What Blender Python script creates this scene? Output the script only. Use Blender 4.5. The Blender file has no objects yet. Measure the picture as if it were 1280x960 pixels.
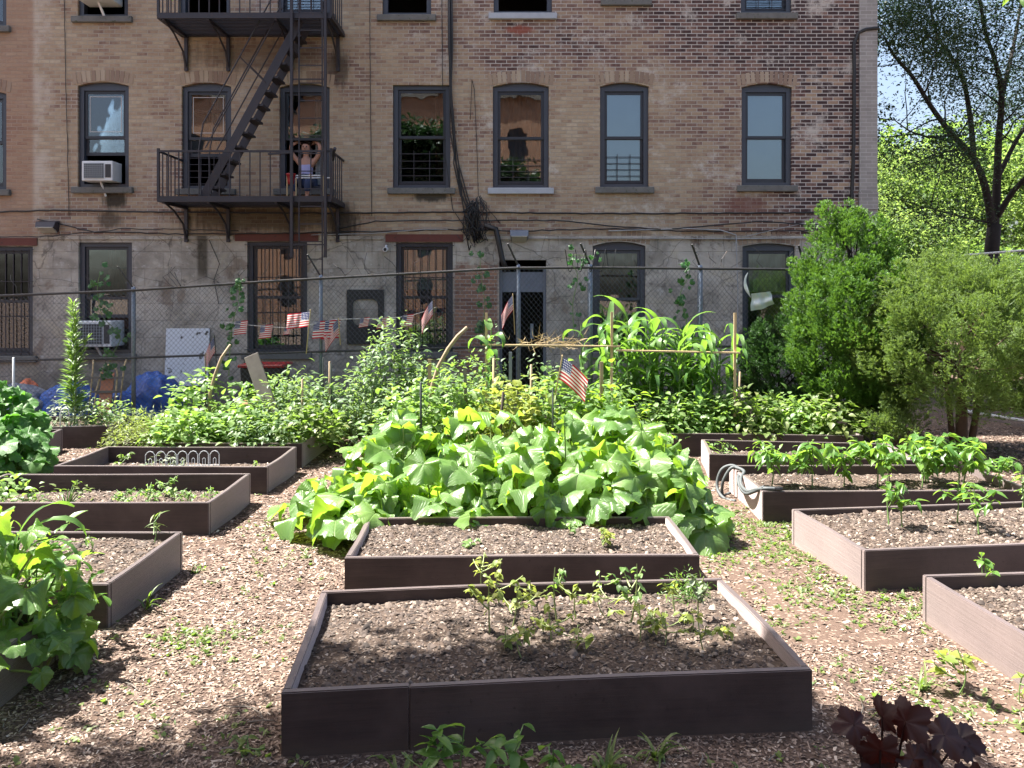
import bpy, bmesh, math, random
import numpy as np
from mathutils import Vector, Matrix, Euler

random.seed(11)
RNG = np.random.default_rng(11)
SC = bpy.context.scene
COL = SC.collection
F, E, HY, CX = 1010.0, 2.1, 365.0, 640.0      # focal length in photo pixels, eye height (m), horizon row, centre column
PI = math.pi
SUN_E, SKY_S, EXPO = 5.0, .074, 2.15


def gp(px, py, h=0.0):
    Y = F * (E - h) / (py - HY)
    return Vector(((px - CX) * Y / F, Y, h))


def wp(px, py, Y):
    return Vector(((px - CX) * Y / F, Y, E - (py - HY) * Y / F))


# ------------------------------------------------------------------ materials
class NT:
    def __init__(self, name):
        self.m = bpy.data.materials.new(name)
        self.m.use_nodes = True
        self.t = self.m.node_tree
        self.t.nodes.clear()
        self.out = self.t.nodes.new('ShaderNodeOutputMaterial')

    def n(self, typ, props=None, **ins):
        nd = self.t.nodes.new('ShaderNode' + typ)
        for k, v in (props or {}).items():
            setattr(nd, k, v)
        for k, v in ins.items():
            key = int(k[1:]) if k[0] == 'i' and k[1:].isdigit() else k.replace('_', ' ')
            s = nd.inputs[key]
            if isinstance(v, bpy.types.NodeSocket):
                self.t.links.new(v, s)
            elif isinstance(v, bpy.types.Node):
                self.t.links.new(v.outputs[0], s)
            else:
                if isinstance(v, (tuple, list)) and len(v) == 3 and s.type == 'RGBA':
                    v = (*v, 1)
                s.default_value = v
        return nd

    def math(self, op, a, b=0.0, c=0.0):
        return self.n('Math', {'operation': op}, i0=a, i1=b, i2=c).outputs[0]

    def ramp(self, fac, stops, interp='LINEAR'):
        nd = self.n('ValToRGB', None, Fac=fac)
        cr = nd.color_ramp
        cr.interpolation = interp
        while len(cr.elements) < len(stops):
            cr.elements.new(0.5)
        for e, (p, c) in zip(cr.elements, stops):
            e.position = p
            e.color = (*c, 1) if len(c) == 3 else c
        return nd.outputs[0]

    def mix(self, fac, a, b, mode='MIX'):
        nd = self.t.nodes.new('ShaderNodeMix')
        nd.data_type = 'RGBA'
        nd.blend_type = mode
        for idx, v in ((0, fac), (6, a), (7, b)):
            s = nd.inputs[idx]
            if isinstance(v, bpy.types.NodeSocket):
                self.t.links.new(v, s)
            else:
                s.default_value = (*v, 1) if isinstance(v, (tuple, list)) and len(v) == 3 else v
        return nd.outputs[2]

    def noise(self, vec, scale, detail=4, rough=0.55, dist=0.0):
        nd = self.n('TexNoise', None, Scale=scale, Detail=detail, Roughness=rough, Distortion=dist)
        if vec is not None:
            self.t.links.new(vec, nd.inputs['Vector'])
        return nd.outputs[0]

    def coord(self, kind='Object'):
        return self.n('TexCoord').outputs[kind]

    def smooth(self, v, a, b, to0=0.0, to1=1.0):
        nd = self.n('MapRange', {'interpolation_type': 'SMOOTHSTEP'}, Value=v, From_Min=a, From_Max=b, To_Min=to0, To_Max=to1)
        return nd.outputs[0]

    def bump(self, h, strength=0.3, dist=0.01):
        return self.n('Bump', None, Strength=strength, Distance=dist, Height=h).outputs[0]

    def principled(self, **k):
        nd = self.n('BsdfPrincipled', None, **k)
        return nd

    def done(self, sh):
        self.t.links.new(sh.outputs[0] if isinstance(sh, bpy.types.Node) else sh, self.out.inputs[0])
        return self.m


def paint(name, col, rough=0.5, metal=0.0, var=0.25, scale=6.0, rust=None, bump=0.0):
    g = NT(name)
    co = g.coord()
    nz = g.noise(co, scale, 5)
    c = g.mix(nz, tuple(x * (1 - var) for x in col), tuple(min(1, x * (1 + var)) for x in col))
    if rust:
        c = g.mix(g.smooth(g.noise(co, scale * 2.3, 6, 0.7), 0.55, 0.7), c, rust)
    p = g.principled(Base_Color=c, Roughness=rough, Metallic=metal)
    if bump:
        g.t.links.new(g.bump(g.noise(co, scale * 8, 3), bump, 0.004), p.inputs['Normal'])
    return g.done(p)


def leaf_mat(name, cols, trans, tmix=0.4, rough=0.42, vein=None, spec=0.5):
    """thin leaf: three greens by leaf, see-through light on the back, optional pale veins by the leaf's own UV"""
    g = NT(name)
    rnd = g.n('NewGeometry').outputs['Random Per Island']
    base = g.ramp(rnd, [(0.0, cols[0]), (0.5, cols[1]), (1.0, cols[2])])
    tr = g.ramp(rnd, [(0.0, tuple(x * 0.8 for x in trans)), (1.0, tuple(min(1, x * 1.15) for x in trans))])
    nrm = None
    if vein:
        uv = g.n('TexCoord').outputs['UV']
        sx = g.n('SeparateXYZ', None, Vector=uv)
        x = g.math('SUBTRACT', sx.outputs[0], 0.5)
        y = g.math('SUBTRACT', sx.outputs[1], 0.5)
        th = g.math('ARCTAN2', x, y)
        r = g.math('SQRT', g.math('ADD', g.math('MULTIPLY', x, x), g.math('MULTIPLY', y, y)))
        d = g.math('MULTIPLY', g.math('ABSOLUTE', g.math('SINE', g.math('MULTIPLY', th, 2.5))), r)
        v = g.smooth(d, 0.008, 0.03, 1, 0)
        d2 = g.math('ABSOLUTE', g.math('SINE', g.math('ADD', g.math('MULTIPLY', r, 34.0), g.math('MULTIPLY', d, 30.0))))
        v2 = g.math('MULTIPLY', g.smooth(d2, 0.0, 0.35, 1, 0), 0.35)
        vv = g.math('MAXIMUM', v, v2)
        nz = g.noise(uv, 9.0, 4)
        base = g.mix(g.math('MULTIPLY', nz, 0.5), base, vein)
        base = g.mix(g.math('MULTIPLY', vv, 0.55), base, vein)
        nrm = g.bump(g.math('SUBTRACT', nz, vv), 0.5, 0.01)
    p = g.principled(Base_Color=base, Roughness=rough)
    p.inputs['Specular IOR Level'].default_value = spec
    t = g.n('BsdfTranslucent', None, Color=tr)
    if nrm:
        g.t.links.new(nrm, p.inputs['Normal'])
    mx = g.n('MixShader', None, Fac=tmix)
    g.t.links.new(p.outputs[0], mx.inputs[1])
    g.t.links.new(t.outputs[0], mx.inputs[2])
    return g.done(mx)


M = {}
M['squash'] = leaf_mat('squash_leaf', [(.045, .135, .026), (.08, .185, .038), (.13, .235, .05)], (.36, .60, .045), .42, .32, vein=(.25, .35, .15), spec=.6)
M['collard'] = leaf_mat('collard_leaf', [(.035, .13, .025), (.05, .16, .03), (.08, .20, .035)], (.16, .42, .04), .40, .45, vein=(.12, .24, .07))
M['pepper'] = leaf_mat('pepper_leaf', [(.06, .15, .03), (.09, .19, .04), (.13, .23, .05)], (.32, .54, .06), .44, .36)
M['tomato'] = leaf_mat('tomato_leaf', [(.075, .145, .065), (.115, .19, .09), (.18, .25, .13)], (.30, .46, .10), .40, .5)
M['bean'] = leaf_mat('bean_leaf', [(.085, .17, .045), (.14, .235, .075), (.22, .31, .12)], (.30, .50, .07), .42, .45)
M['dill'] = leaf_mat('dill_leaf', [(.10, .17, .03), (.15, .21, .04), (.20, .24, .05)], (.36, .48, .06), .45, .5)
M['yellowing'] = leaf_mat('yellowing_leaf', [(.14, .20, .04), (.20, .25, .05), (.27, .28, .07)], (.42, .50, .08), .42, .5)
M['corn'] = leaf_mat('corn_leaf', [(.06, .14, .035), (.085, .18, .05), (.14, .24, .08)], (.24, .46, .05), .42, .35)
M['weed'] = leaf_mat('weed_leaf', [(.07, .125, .03), (.115, .165, .045), (.19, .215, .08)], (.25, .42, .05), .38, .5)
M['silver'] = leaf_mat('silvery_leaf', [(.13, .19, .10), (.20, .25, .16), (.28, .32, .22)], (.28, .36, .18), .3, .6)
M['ivy'] = leaf_mat('ivy_leaf', [(.03, .10, .03), (.045, .13, .04), (.06, .15, .05)], (.08, .28, .06), .35, .45)
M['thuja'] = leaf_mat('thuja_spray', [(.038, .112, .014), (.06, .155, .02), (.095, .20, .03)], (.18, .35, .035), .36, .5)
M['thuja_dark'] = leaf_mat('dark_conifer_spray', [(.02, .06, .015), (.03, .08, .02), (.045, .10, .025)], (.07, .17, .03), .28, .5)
M['juniper'] = leaf_mat('juniper_spray', [(.065, .125, .03), (.10, .17, .042), (.15, .22, .058)], (.27, .40, .06), .40, .55)
M['locust'] = leaf_mat('locust_leaf', [(.016, .038, .014), (.024, .052, .02), (.035, .07, .024)], (.045, .11, .03), .25, .45)
M['far_a'] = leaf_mat('bright_tree_leaf', [(.055, .12, .035), (.08, .155, .04), (.12, .20, .055)], (.30, .43, .10), .56, .5)
M['far_b'] = leaf_mat('deep_tree_leaf', [(.04, .10, .03), (.06, .13, .035), (.09, .17, .045)], (.25, .40, .07), .54, .5)
M['red_leaf'] = leaf_mat('purple_red_leaf', [(.014, .0035, .004), (.020, .004, .0045), (.028, .006, .0055)], (.11, .012, .006), .28, .55)
M['straw'] = leaf_mat('dry_straw', [(.30, .22, .11), (.40, .31, .17), (.5, .40, .24)], (.35, .27, .12), .25, .7)

M['stem'] = paint('green_stem', (.12, .20, .06), .5, var=.35)
M['stem_pale'] = paint('pale_stem', (.22, .27, .10), .5, var=.3)
M['bark'] = paint('rough_bark', (.055, .042, .032), .9, var=.5, scale=14, bump=.6)
M['bark_dark'] = paint('dark_bark', (.022, .017, .015), .9, var=.5, scale=10, bump=.6)
M['bark_red'] = paint('reddish_bark', (.085, .052, .034), .9, var=.45, scale=16, bump=.6)
M['stake_wood'] = paint('weathered_stake', (.33, .25, .16), .8, var=.35, scale=9, bump=.3)
M['lath'] = paint('pale_lath', (.50, .38, .21), .75, var=.2, scale=9, bump=.2)
M['grey_wood'] = paint('grey_plank', (.17, .15, .13), .85, var=.4, scale=9, bump=.3)
M['green_metal'] = paint('dark_green_stake', (.035, .045, .04), .5, var=.3)
M['iron'] = paint('fire_escape_iron', (.022, .020, .028), .55, var=.35, scale=7, rust=(.05, .028, .022), bump=.2)
M['steel'] = paint('galvanised_steel', (.20, .235, .29), .5, .5, var=.2, scale=12)
M['wire'] = paint('fence_wire', (.11, .115, .13), .5, .6, var=.3, scale=3)
M['rail'] = paint('fence_rail', (.05, .05, .053), .6, .4, var=.4, scale=4, rust=(.07, .045, .03))
M['white_rail'] = paint('bright_fence_rail', (.70, .72, .74), .35, .5, var=.12)
M['frame'] = paint('slate_window_paint', (.042, .050, .068), .42, var=.2, scale=5)
M['sash'] = paint('sash_paint', (.022, .026, .036), .4, var=.2, scale=5)
M['sill_dark'] = paint('stone_sill', (.13, .13, .125), .85, var=.4, scale=7, rust=(.05, .06, .035))
M['sill_light'] = paint('painted_sill', (.36, .39, .44), .7, var=.2, scale=7)
M['lintel'] = paint('red_lead_lintel', (.115, .030, .022), .7, var=.3, scale=6, rust=(.04, .018, .015))
M['dark_room'] = paint('dark_room', (.045, .042, .04), .9, var=.3, scale=1)
M['board_dark'] = paint('black_board', (.018, .017, .018), .7, var=.3)
M['sky_blind'] = paint('sky_tinted_blind', (.56, .68, .86), .7, var=.08, scale=3)  # blue of the sky mirrored in the panes is put into this colour
M['curtain'] = paint('white_curtain', (.52, .55, .56), .85, var=.15, scale=4)
M['brown_reflection_curtain'] = paint('brown_reflection_curtain', (.17, .085, .06), .85, var=.35, scale=3)  # in some panes this brown stands in for mirrored brick
M['white_metal'] = paint('white_enamel', (.62, .65, .68), .4, var=.1, scale=8)
M['ac_grille'] = paint('grey_grille', (.22, .25, .28), .55, var=.2, scale=10)
M['ac_dark'] = paint('shadow_gap', (.03, .03, .035), .7)
M['cable'] = paint('black_cable', (.012, .012, .013), .5, var=.3)
M['cable_grey'] = paint('grey_cable', (.30, .31, .32), .5, var=.3)
M['lens'] = paint('lamp_lens', (.40, .40, .36), .35, var=.1)
M['bronze'] = paint('bronze_housing', (.035, .03, .04), .5, var=.2)
M['grey_box'] = paint('grey_housing', (.13, .15, .19), .5, var=.2)
M['red_plastic'] = paint('red_plastic', (.30, .012, .018), .4, var=.15)
M['terracotta'] = paint('terracotta', (.33, .14, .08), .8, var=.2)
M['rope'] = paint('string', (.55, .55, .55), .8)
M['skin'] = paint('skin', (.42, .22, .15), .5, var=.08)
M['hair'] = paint('brown_hair', (.03, .016, .011), .5, var=.3)
M['tank'] = paint('lavender_cotton', (.36, .36, .60), .85, var=.12)
M['denim'] = paint('dark_denim', (.03, .045, .10), .85, var=.2)
M['hose'] = paint('grey_hose', (.075, .085, .09), .65, var=.15)
M['cloth_white'] = paint('white_plastic', (.66, .70, .74), .6, var=.12)
M['orange_cloth'] = paint('orange_sheet', (.55, .16, .08), .8, var=.3)
M['eye'] = paint('eye_dark', (.02, .015, .01), .3)
M['lip'] = paint('lip', (.35, .10, .08), .5)


def m_tarp(name, a, b):
    g = NT(name)
    co = g.coord()
    nz = g.noise(co, 5, 6, .65, .6)
    c = g.mix(g.smooth(nz, .3, .7), a, b)
    p = g.principled(Base_Color=c, Roughness=.38)
    g.t.links.new(g.bump(g.noise(co, 9, 5, .7, 1.2), .8, .05), p.inputs['Normal'])
    return g.done(p)


M['tarp'] = m_tarp('blue_tarp', (.012, .05, .26), (.03, .13, .48))
M['tarp_grey'] = m_tarp('grey_blue_tarp', (.10, .13, .20), (.24, .27, .33))


def m_white_panel():
    g = NT('spotted_panel')
    co = g.coord()
    nz = g.noise(co, 6.0, 5, .65)
    c = g.mix(g.smooth(nz, .60, .63), (.62, .66, .72), (.05, .045, .04))
    return g.done(g.principled(Base_Color=c, Roughness=.5))


M['white_panel'] = m_white_panel()


def m_glass():
    g = NT('window_glass')
    fr = g.n('Fresnel', None, IOR=2.1)
    gl = g.n('BsdfGlossy', None, Color=(.9, .95, 1), Roughness=.015)
    nz = g.noise(g.coord(), 1.6, 2)
    g.t.links.new(g.bump(nz, .10, .03), gl.inputs['Normal'])
    tr = g.n('BsdfTransparent', None, Color=(.80, .86, .86))
    mx = g.n('MixShader', None, Fac=fr.outputs[0])
    g.t.links.new(tr.outputs[0], mx.inputs[1])
    g.t.links.new(gl.outputs[0], mx.inputs[2])
    return g.done(mx)


M['glass'] = m_glass()


def m_bed():
    g = NT('brown_composite_board')
    co = g.coord()
    mp = g.n('Mapping', None, Vector=co, Scale=(1.1, 1.1, 26.0)).outputs[0]
    st = g.smooth(g.noise(mp, 2.0, 7, .72), .28, .72)
    sp = g.noise(co, 26, 5, .7)
    big = g.noise(co, 1.7, 4, .6)
    c = g.mix(st, (.020, .0125, .0118), (.042, .027, .025))
    c = g.mix(g.smooth(big, .42, .68), c, (.062, .043, .040))
    c = g.mix(g.smooth(sp, .60, .70), c, (.022, .014, .013))
    # splashed earth along the foot of each board
    z = g.n('SeparateXYZ', None, Vector=co).outputs[2]
    dirt = g.math('MULTIPLY', g.smooth(g.math('ADD', z, g.math('MULTIPLY', g.noise(co, 7, 5), .09)), .04, .13, 1, 0), .6)
    c = g.mix(dirt, c, (.075, .055, .042))
    p = g.principled(Base_Color=c, Roughness=.46)
    p.inputs['Specular IOR Level'].default_value = .3
    p.inputs['Sheen Weight'].default_value = 1.0
    p.inputs['Sheen Roughness'].default_value = .45
    p.inputs['Sheen Tint'].default_value = (.95, .80, .78, 1)
    g.t.links.new(g.bump(g.math('ADD', st, g.math('MULTIPLY', sp, .5)), .25, .004), p.inputs['Normal'])
    return g.done(p)


M['bed'] = m_bed()


def m_earth(name, dark, mid, light, chip=0.5, scale=1.0):
    g = NT(name)
    co = g.coord()
    big = g.noise(co, 0.9 * scale, 5, .6)
    fine = g.noise(co, 30 * scale, 6, .7)
    vo = g.n('TexVoronoi', {'feature': 'F1'}, Vector=g.n('Mapping', None, Vector=g.mix(.03, co, g.n('TexNoise', None, Vector=co, Scale=12.0).outputs[1]), Scale=(1, 1.7, 1)).outputs[0], Scale=34.0 * scale)
    cell = g.n('SeparateColor', None, Color=vo.outputs[1]).outputs[0]
    c = g.mix(fine, dark, mid)
    c = g.mix(g.math('MULTIPLY', g.smooth(cell, 1 - chip, 1 - chip + .2), g.smooth(vo.outputs[0], .55, .35)), c, light)
    c = g.mix(g.smooth(big, .35, .68), c, g.mix(.5, c, dark))
    p = g.principled(Base_Color=c, Roughness=.95)
    p.inputs['Specular IOR Level'].default_value = .15
    h = g.math('ADD', g.math('MULTIPLY', cell, .6), fine)
    g.t.links.new(g.bump(h, .8, .012), p.inputs['Normal'])
    return g.done(p)


M['ground'] = m_earth('wood_chip_ground', (.066, .044, .034), (.165, .115, .090), (.31, .235, .185), .45)
M['soil'] = m_earth('bed_soil', (.048, .035, .028), (.125, .092, .073), (.27, .21, .165), .30, 1.3)


def m_chips(name, stops):
    g = NT(name)
    rnd = g.n('NewGeometry').outputs['Random Per Island']
    c = g.ramp(rnd, stops)
    return g.done(g.principled(Base_Color=c, Roughness=.85))


M['chips'] = m_chips('wood_chips', [(0, (.042, .028, .022)), (.4, (.125, .083, .064)), (.75, (.235, .168, .130)), (.94, (.36, .28, .222)), (1, (.54, .47, .40))])
M['clods'] = m_chips('soil_crumbs', [(0, (.03, .022, .018)), (.6, (.092, .067, .054)), (.93, (.21, .165, .132)), (1, (.36, .30, .25))])


def m_brick():
    g = NT('mixed_old_brick')
    co = g.coord()
    s = g.n('SeparateXYZ', None, Vector=co)
    X, Z = s.outputs[0], s.outputs[2]
    wob = g.math('MULTIPLY', g.math('SUBTRACT', g.noise(co, 1.3, 3), .5), .012)
    v = g.n('CombineXYZ', None, X=X, Y=g.math('ADD', Z, wob), Z=0.0).outputs[0]
    br = g.n('TexBrick', {'offset': .5}, Vector=v, Color1=(0, 0, 0), Color2=(1, 1, 1), Mortar=(.5, .5, .5), Scale=1.0,
             Mortar_Size=.0085, Mortar_Smooth=.3, Bias=0.0, Brick_Width=.200, Row_Height=.0685)
    tint = g.n('SeparateColor', None, Color=br.outputs[0]).outputs[0]
    mort = br.outputs[1]
    n1 = g.noise(v, .42, 4, .6, .6)
    n2 = g.noise(v, 1.5, 5, .65)
    n3 = g.noise(v, 14, 4, .6)
    # redness of the brick: more to the far end, in bands and patches; buff elsewhere
    red = g.math('ADD', g.smooth(X, 2.6, 5.6, 0, .24), g.smooth(n1, .42, .66, 0, .24))
    red = g.math('ADD', red, g.math('MULTIPLY', g.smooth(X, -2.2, -.4), g.math('MULTIPLY', g.smooth(Z, 5.7, 6.5), .26)))
    red = g.math('ADD', red, g.math('MULTIPLY', g.math('SUBTRACT', n2, .5), .5))
    edge = g.math('MULTIPLY', g.smooth(g.math('ADD', X, g.math('MULTIPLY', g.math('SUBTRACT', n2, .5), 1.6)), 4.9, 5.9, 0, .62), g.smooth(tint, .72, .45))
    red = g.math('ADD', red, edge)
    val = g.math('SUBTRACT', g.math('ADD', g.math('MULTIPLY', tint, .34), g.math('ADD', .46, g.math('MULTIPLY', g.math('SUBTRACT', n3, .5), .5))), red)
    col = g.ramp(val, [(0.0, (.06, .038, .038)), (.16, (.135, .078, .068)), (.33, (.225, .145, .115)), (.50, (.325, .235, .165)), (.72, (.39, .305, .215)), (1.0, (.49, .41, .31))])
    mcol = g.mix(g.smooth(red, .0, .5), (.35, .305, .245), (.47, .44, .41))
    c = g.mix(mort, col, mcol)
    # white salt bloom in patches
    bl = g.math('MULTIPLY', g.smooth(g.noise(v, 1.3, 7, .75, .3), .52, .68), g.smooth(X, -3.0, .0, .30, .85))
    c = g.mix(bl, c, (.52, .48, .43))
    vx = g.n('CombineXYZ', None, X=g.math('MULTIPLY', X, 5.0), Y=g.math('MULTIPLY', Z, .5), Z=0.0).outputs[0]
    # quoin of pale bloom where two fronts meet
    q = g.math('MULTIPLY', g.smooth(g.math('ABSOLUTE', g.math('ADD', X, 8.62)), .10, .26, 1, 0), g.smooth(n2, .42, .58))
    c = g.mix(g.math('MULTIPLY', q, .7), c, (.50, .44, .38))
    c = g.mix(g.math('MULTIPLY', g.smooth(X, -8.75, -8.85), .55), c, (.30, .18, .125))
    # soot and damp stains, each with its own shape and place
    def blob(cx, cz, rx, rz, amt, colr, c):
        dx = g.math('DIVIDE', g.math('SUBTRACT', X, cx), rx)
        dz = g.math('DIVIDE', g.math('SUBTRACT', Z, cz), rz)
        d = g.math('SQRT', g.math('ADD', g.math('MULTIPLY', dx, dx), g.math('MULTIPLY', dz, dz)))
        d = g.math('ADD', d, g.math('MULTIPLY', g.math('SUBTRACT', g.noise(vx, 2.2, 5, .7), .5), 1.1))
        return g.mix(g.math('MULTIPLY', g.smooth(d, .45, 1.0, 1, 0), amt), c, colr)
    c = blob(-4.6, 3.45, 2.2, .33, .75, (.055, .04, .025), c)
    c = blob(-3.1, 3.35, .35, .55, .8, (.02, .016, .013), c)
    c = blob(-4.6, 6.45, 1.7, .38, .5, (.06, .04, .03), c)
    c = blob(-7.3, 3.80, .30, .22, .9, (.022, .02, .015), c)
    c = blob(-1.5, 3.86, .45, .14, .85, (.02, .022, .02), c)
    c = blob(-7.4, 3.42, .30, .22, .7, (.03, .025, .02), c)
    c = blob(-3.2, 6.2, .3, .45, .7, (.03, .02, .018), c)
    c = blob(.15, 6.92, .35, .10, .8, (.27, .075, .05), c)
    c = blob(4.3, 3.7, .5, .22, .7, (.17, .07, .055), c)
    p = g.principled(Base_Color=c, Roughness=.88)
    p.inputs['Specular IOR Level'].default_value = .25
    hh = g.math('ADD', g.math('MULTIPLY', mort, -1.0), g.math('MULTIPLY', n3, .5))
    g.t.links.new(g.bump(hh, .7, .012), p.inputs['Normal'])
    return g.done(p)


M['brick'] = m_brick()


def m_plaster():
    g = NT('stained_plaster')
    co = g.coord()
    s = g.n('SeparateXYZ', None, Vector=co)
    X, Z = s.outputs[0], s.outputs[2]
    v = g.n('CombineXYZ', None, X=X, Y=Z, Z=0.0).outputs[0]
    n1 = g.noise(v, .9, 6, .65, .5)
    n2 = g.noise(v, 5, 6, .7)
    c = g.mix(g.smooth(n1, .3, .7), (.24, .22, .19), (.53, .49, .43))
    c = g.mix(g.smooth(n2, .5, .75), c, (.50, .485, .46))
    blk = g.n('TexBrick', {'offset': .5}, Vector=g.mix(.02, v, g.n('TexNoise', None, Vector=v, Scale=4.0).outputs[1]), Color1=(.3, .3, .3), Color2=(1, 1, 1), Mortar=(0, 0, 0),
              Scale=1.0, Mortar_Size=.010, Mortar_Smooth=.6, Brick_Width=.66, Row_Height=.31)
    c = g.mix(g.math('MULTIPLY', blk.outputs[1], g.smooth(n2, .50, .68, .0, .55)), c, (.13, .12, .105))
    c = g.mix(.12, c, blk.outputs[0], 'MULTIPLY')
    c = g.mix(g.smooth(g.noise(v, 2.6, 7, .7, 1.0), .52, .70, 0, .6), c, (.20, .185, .16))
    c = g.mix(g.smooth(g.noise(v, 1.2, 6, .7, .7), .52, .64, 0, .6), c, (.45, .40, .31))
    c = g.mix(g.smooth(g.noise(v, 3.4, 7, .75, .4), .56, .64, 0, .75), c, (.13, .115, .10))
    c = g.mix(g.smooth(g.noise(v, 9.0, 5, .7), .62, .68, 0, .6), c, (.56, .54, .50))
    # bare brick between the two middle openings and at the doorway
    br = g.n('TexBrick', {'offset': .5}, Vector=v, Color1=(.16, .085, .065), Color2=(.33, .19, .13), Mortar=(.33, .29, .25), Scale=1.0,
             Mortar_Size=.007, Mortar_Smooth=.3, Brick_Width=.212, Row_Height=.0685)
    bm = g.math('MULTIPLY', g.smooth(X, -1.12, -1.02), g.smooth(X, -.22, -.30))
    bm = g.math('MULTIPLY', bm, g.smooth(g.math('ADD', Z, g.math('MULTIPLY', n2, .5)), 2.95, 2.75))
    c = g.mix(bm, c, br.outputs[0])
    pat = g.smooth(g.noise(v, 1.7, 5, .6, .4), .60, .66)
    c = g.mix(g.math('MULTIPLY', pat, .55), c, (.19, .135, .10))
    # dark drip under the fire escape, damp foot of the wall
    vx = g.n('CombineXYZ', None, X=g.math('MULTIPLY', X, 7.0), Y=g.math('MULTIPLY', Z, .6), Z=0.0).outputs[0]
    st = g.noise(vx, 1.2, 5, .65)
    dr = g.math('MULTIPLY', g.smooth(g.math('ABSOLUTE', g.math('ADD', X, 5.69)), .06, .13, 1, 0), g.smooth(Z, 2.2, 2.5))
    c = g.mix(g.math('MULTIPLY', dr, .8), c, (.05, .042, .03))
    c = g.mix(g.math('MULTIPLY', g.smooth(st, .56, .72), g.smooth(Z, 1.8, 3.2, 0, .7)), c, (.07, .06, .05))
    c = g.mix(g.smooth(g.math('ADD', Z, n2), 1.4, .7, 0, .6), c, (.11, .10, .085))
    # hairline cracks
    vc = g.n('TexVoronoi', {'feature': 'DISTANCE_TO_EDGE'}, Vector=g.mix(.12, v, g.n('TexNoise', None, Vector=v, Scale=3.0, Detail=5.0).outputs[1]), Scale=1.5)
    c = g.mix(g.math('MULTIPLY', g.smooth(vc.outputs[0], .0, .012, 1, 0), .55), c, (.06, .055, .05))
    p = g.principled(Base_Color=c, Roughness=.9)
    p.inputs['Specular IOR Level'].default_value = .2
    g.t.links.new(g.bump(g.math('ADD', n2, g.math('MULTIPLY', blk.outputs[1], -.7)), .6, .02), p.inputs['Normal'])
    return g.done(p)


M['plaster'] = m_plaster()


def m_simple_brick(name, a, b, mort, bw=.212, rh=.0685):
    g = NT(name)
    co = g.coord()
    s = g.n('SeparateXYZ', None, Vector=co)
    v = g.n('CombineXYZ', None, X=g.math('ADD', s.outputs[0], s.outputs[1]), Y=s.outputs[2], Z=0.0).outputs[0]
    br = g.n('TexBrick', {'offset': .5}, Vector=v, Color1=a, Color2=b, Mortar=mort, Scale=1.0, Mortar_Size=.006, Mortar_Smooth=.3, Brick_Width=bw, Row_Height=rh)
    c = g.mix(g.smooth(g.noise(co, 2.2, 6, .65), .3, .8, 0, .35), br.outputs[0], (.12, .11, .10))
    p = g.principled(Base_Color=c, Roughness=.88)
    g.t.links.new(g.bump(br.outputs[1], -.5, .01), p.inputs['Normal'])
    return g.done(p)


M['pier'] = m_simple_brick('grey_buff_brick', (.27, .255, .24), (.34, .325, .305), (.43, .42, .41))
M['orange_brick'] = m_simple_brick('orange_brick', (.34, .15, .08), (.44, .22, .12), (.40, .33, .27))
M['voussoir'] = m_chips('arch_bricks', [(0, (.20, .135, .105)), (.5, (.30, .225, .165)), (1, (.38, .31, .235))])


def m_flag():
    g = NT('striped_flag_cloth')
    uv = g.coord('UV')
    s = g.n('SeparateXYZ', None, Vector=uv)
    u, v = s.outputs[0], s.outputs[1]
    k = g.math('MODULO', g.math('FLOOR', g.math('MULTIPLY', v, 12.999)), 2.0)
    c = g.mix(k, (.52, .02, .035), (.80, .78, .76))
    can = g.math('MULTIPLY', g.math('LESS_THAN', u, .4), g.math('GREATER_THAN', v, .4615))
    fu = g.math('SUBTRACT', g.math('FRACT', g.math('MULTIPLY', u, 15.0)), .5)
    fv = g.math('SUBTRACT', g.math('FRACT', g.math('MULTIPLY', g.math('SUBTRACT', v, .4615), 9.28)), .5)
    d = g.math('SQRT', g.math('ADD', g.math('MULTIPLY', fu, fu), g.math('MULTIPLY', fv, fv)))
    c2 = g.mix(g.math('LESS_THAN', d, .27), (.02, .03, .16), (.8, .8, .8))
    c = g.mix(can, c, c2)
    p = g.principled(Base_Color=c, Roughness=.7)
    t = g.n('BsdfTranslucent', None, Color=c)
    mx = g.n('MixShader', None, Fac=.4)
    g.t.links.new(p.outputs[0], mx.inputs[1])
    g.t.links.new(t.outputs[0], mx.inputs[2])
    return g.done(mx)


M['flag'] = m_flag()


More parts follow.
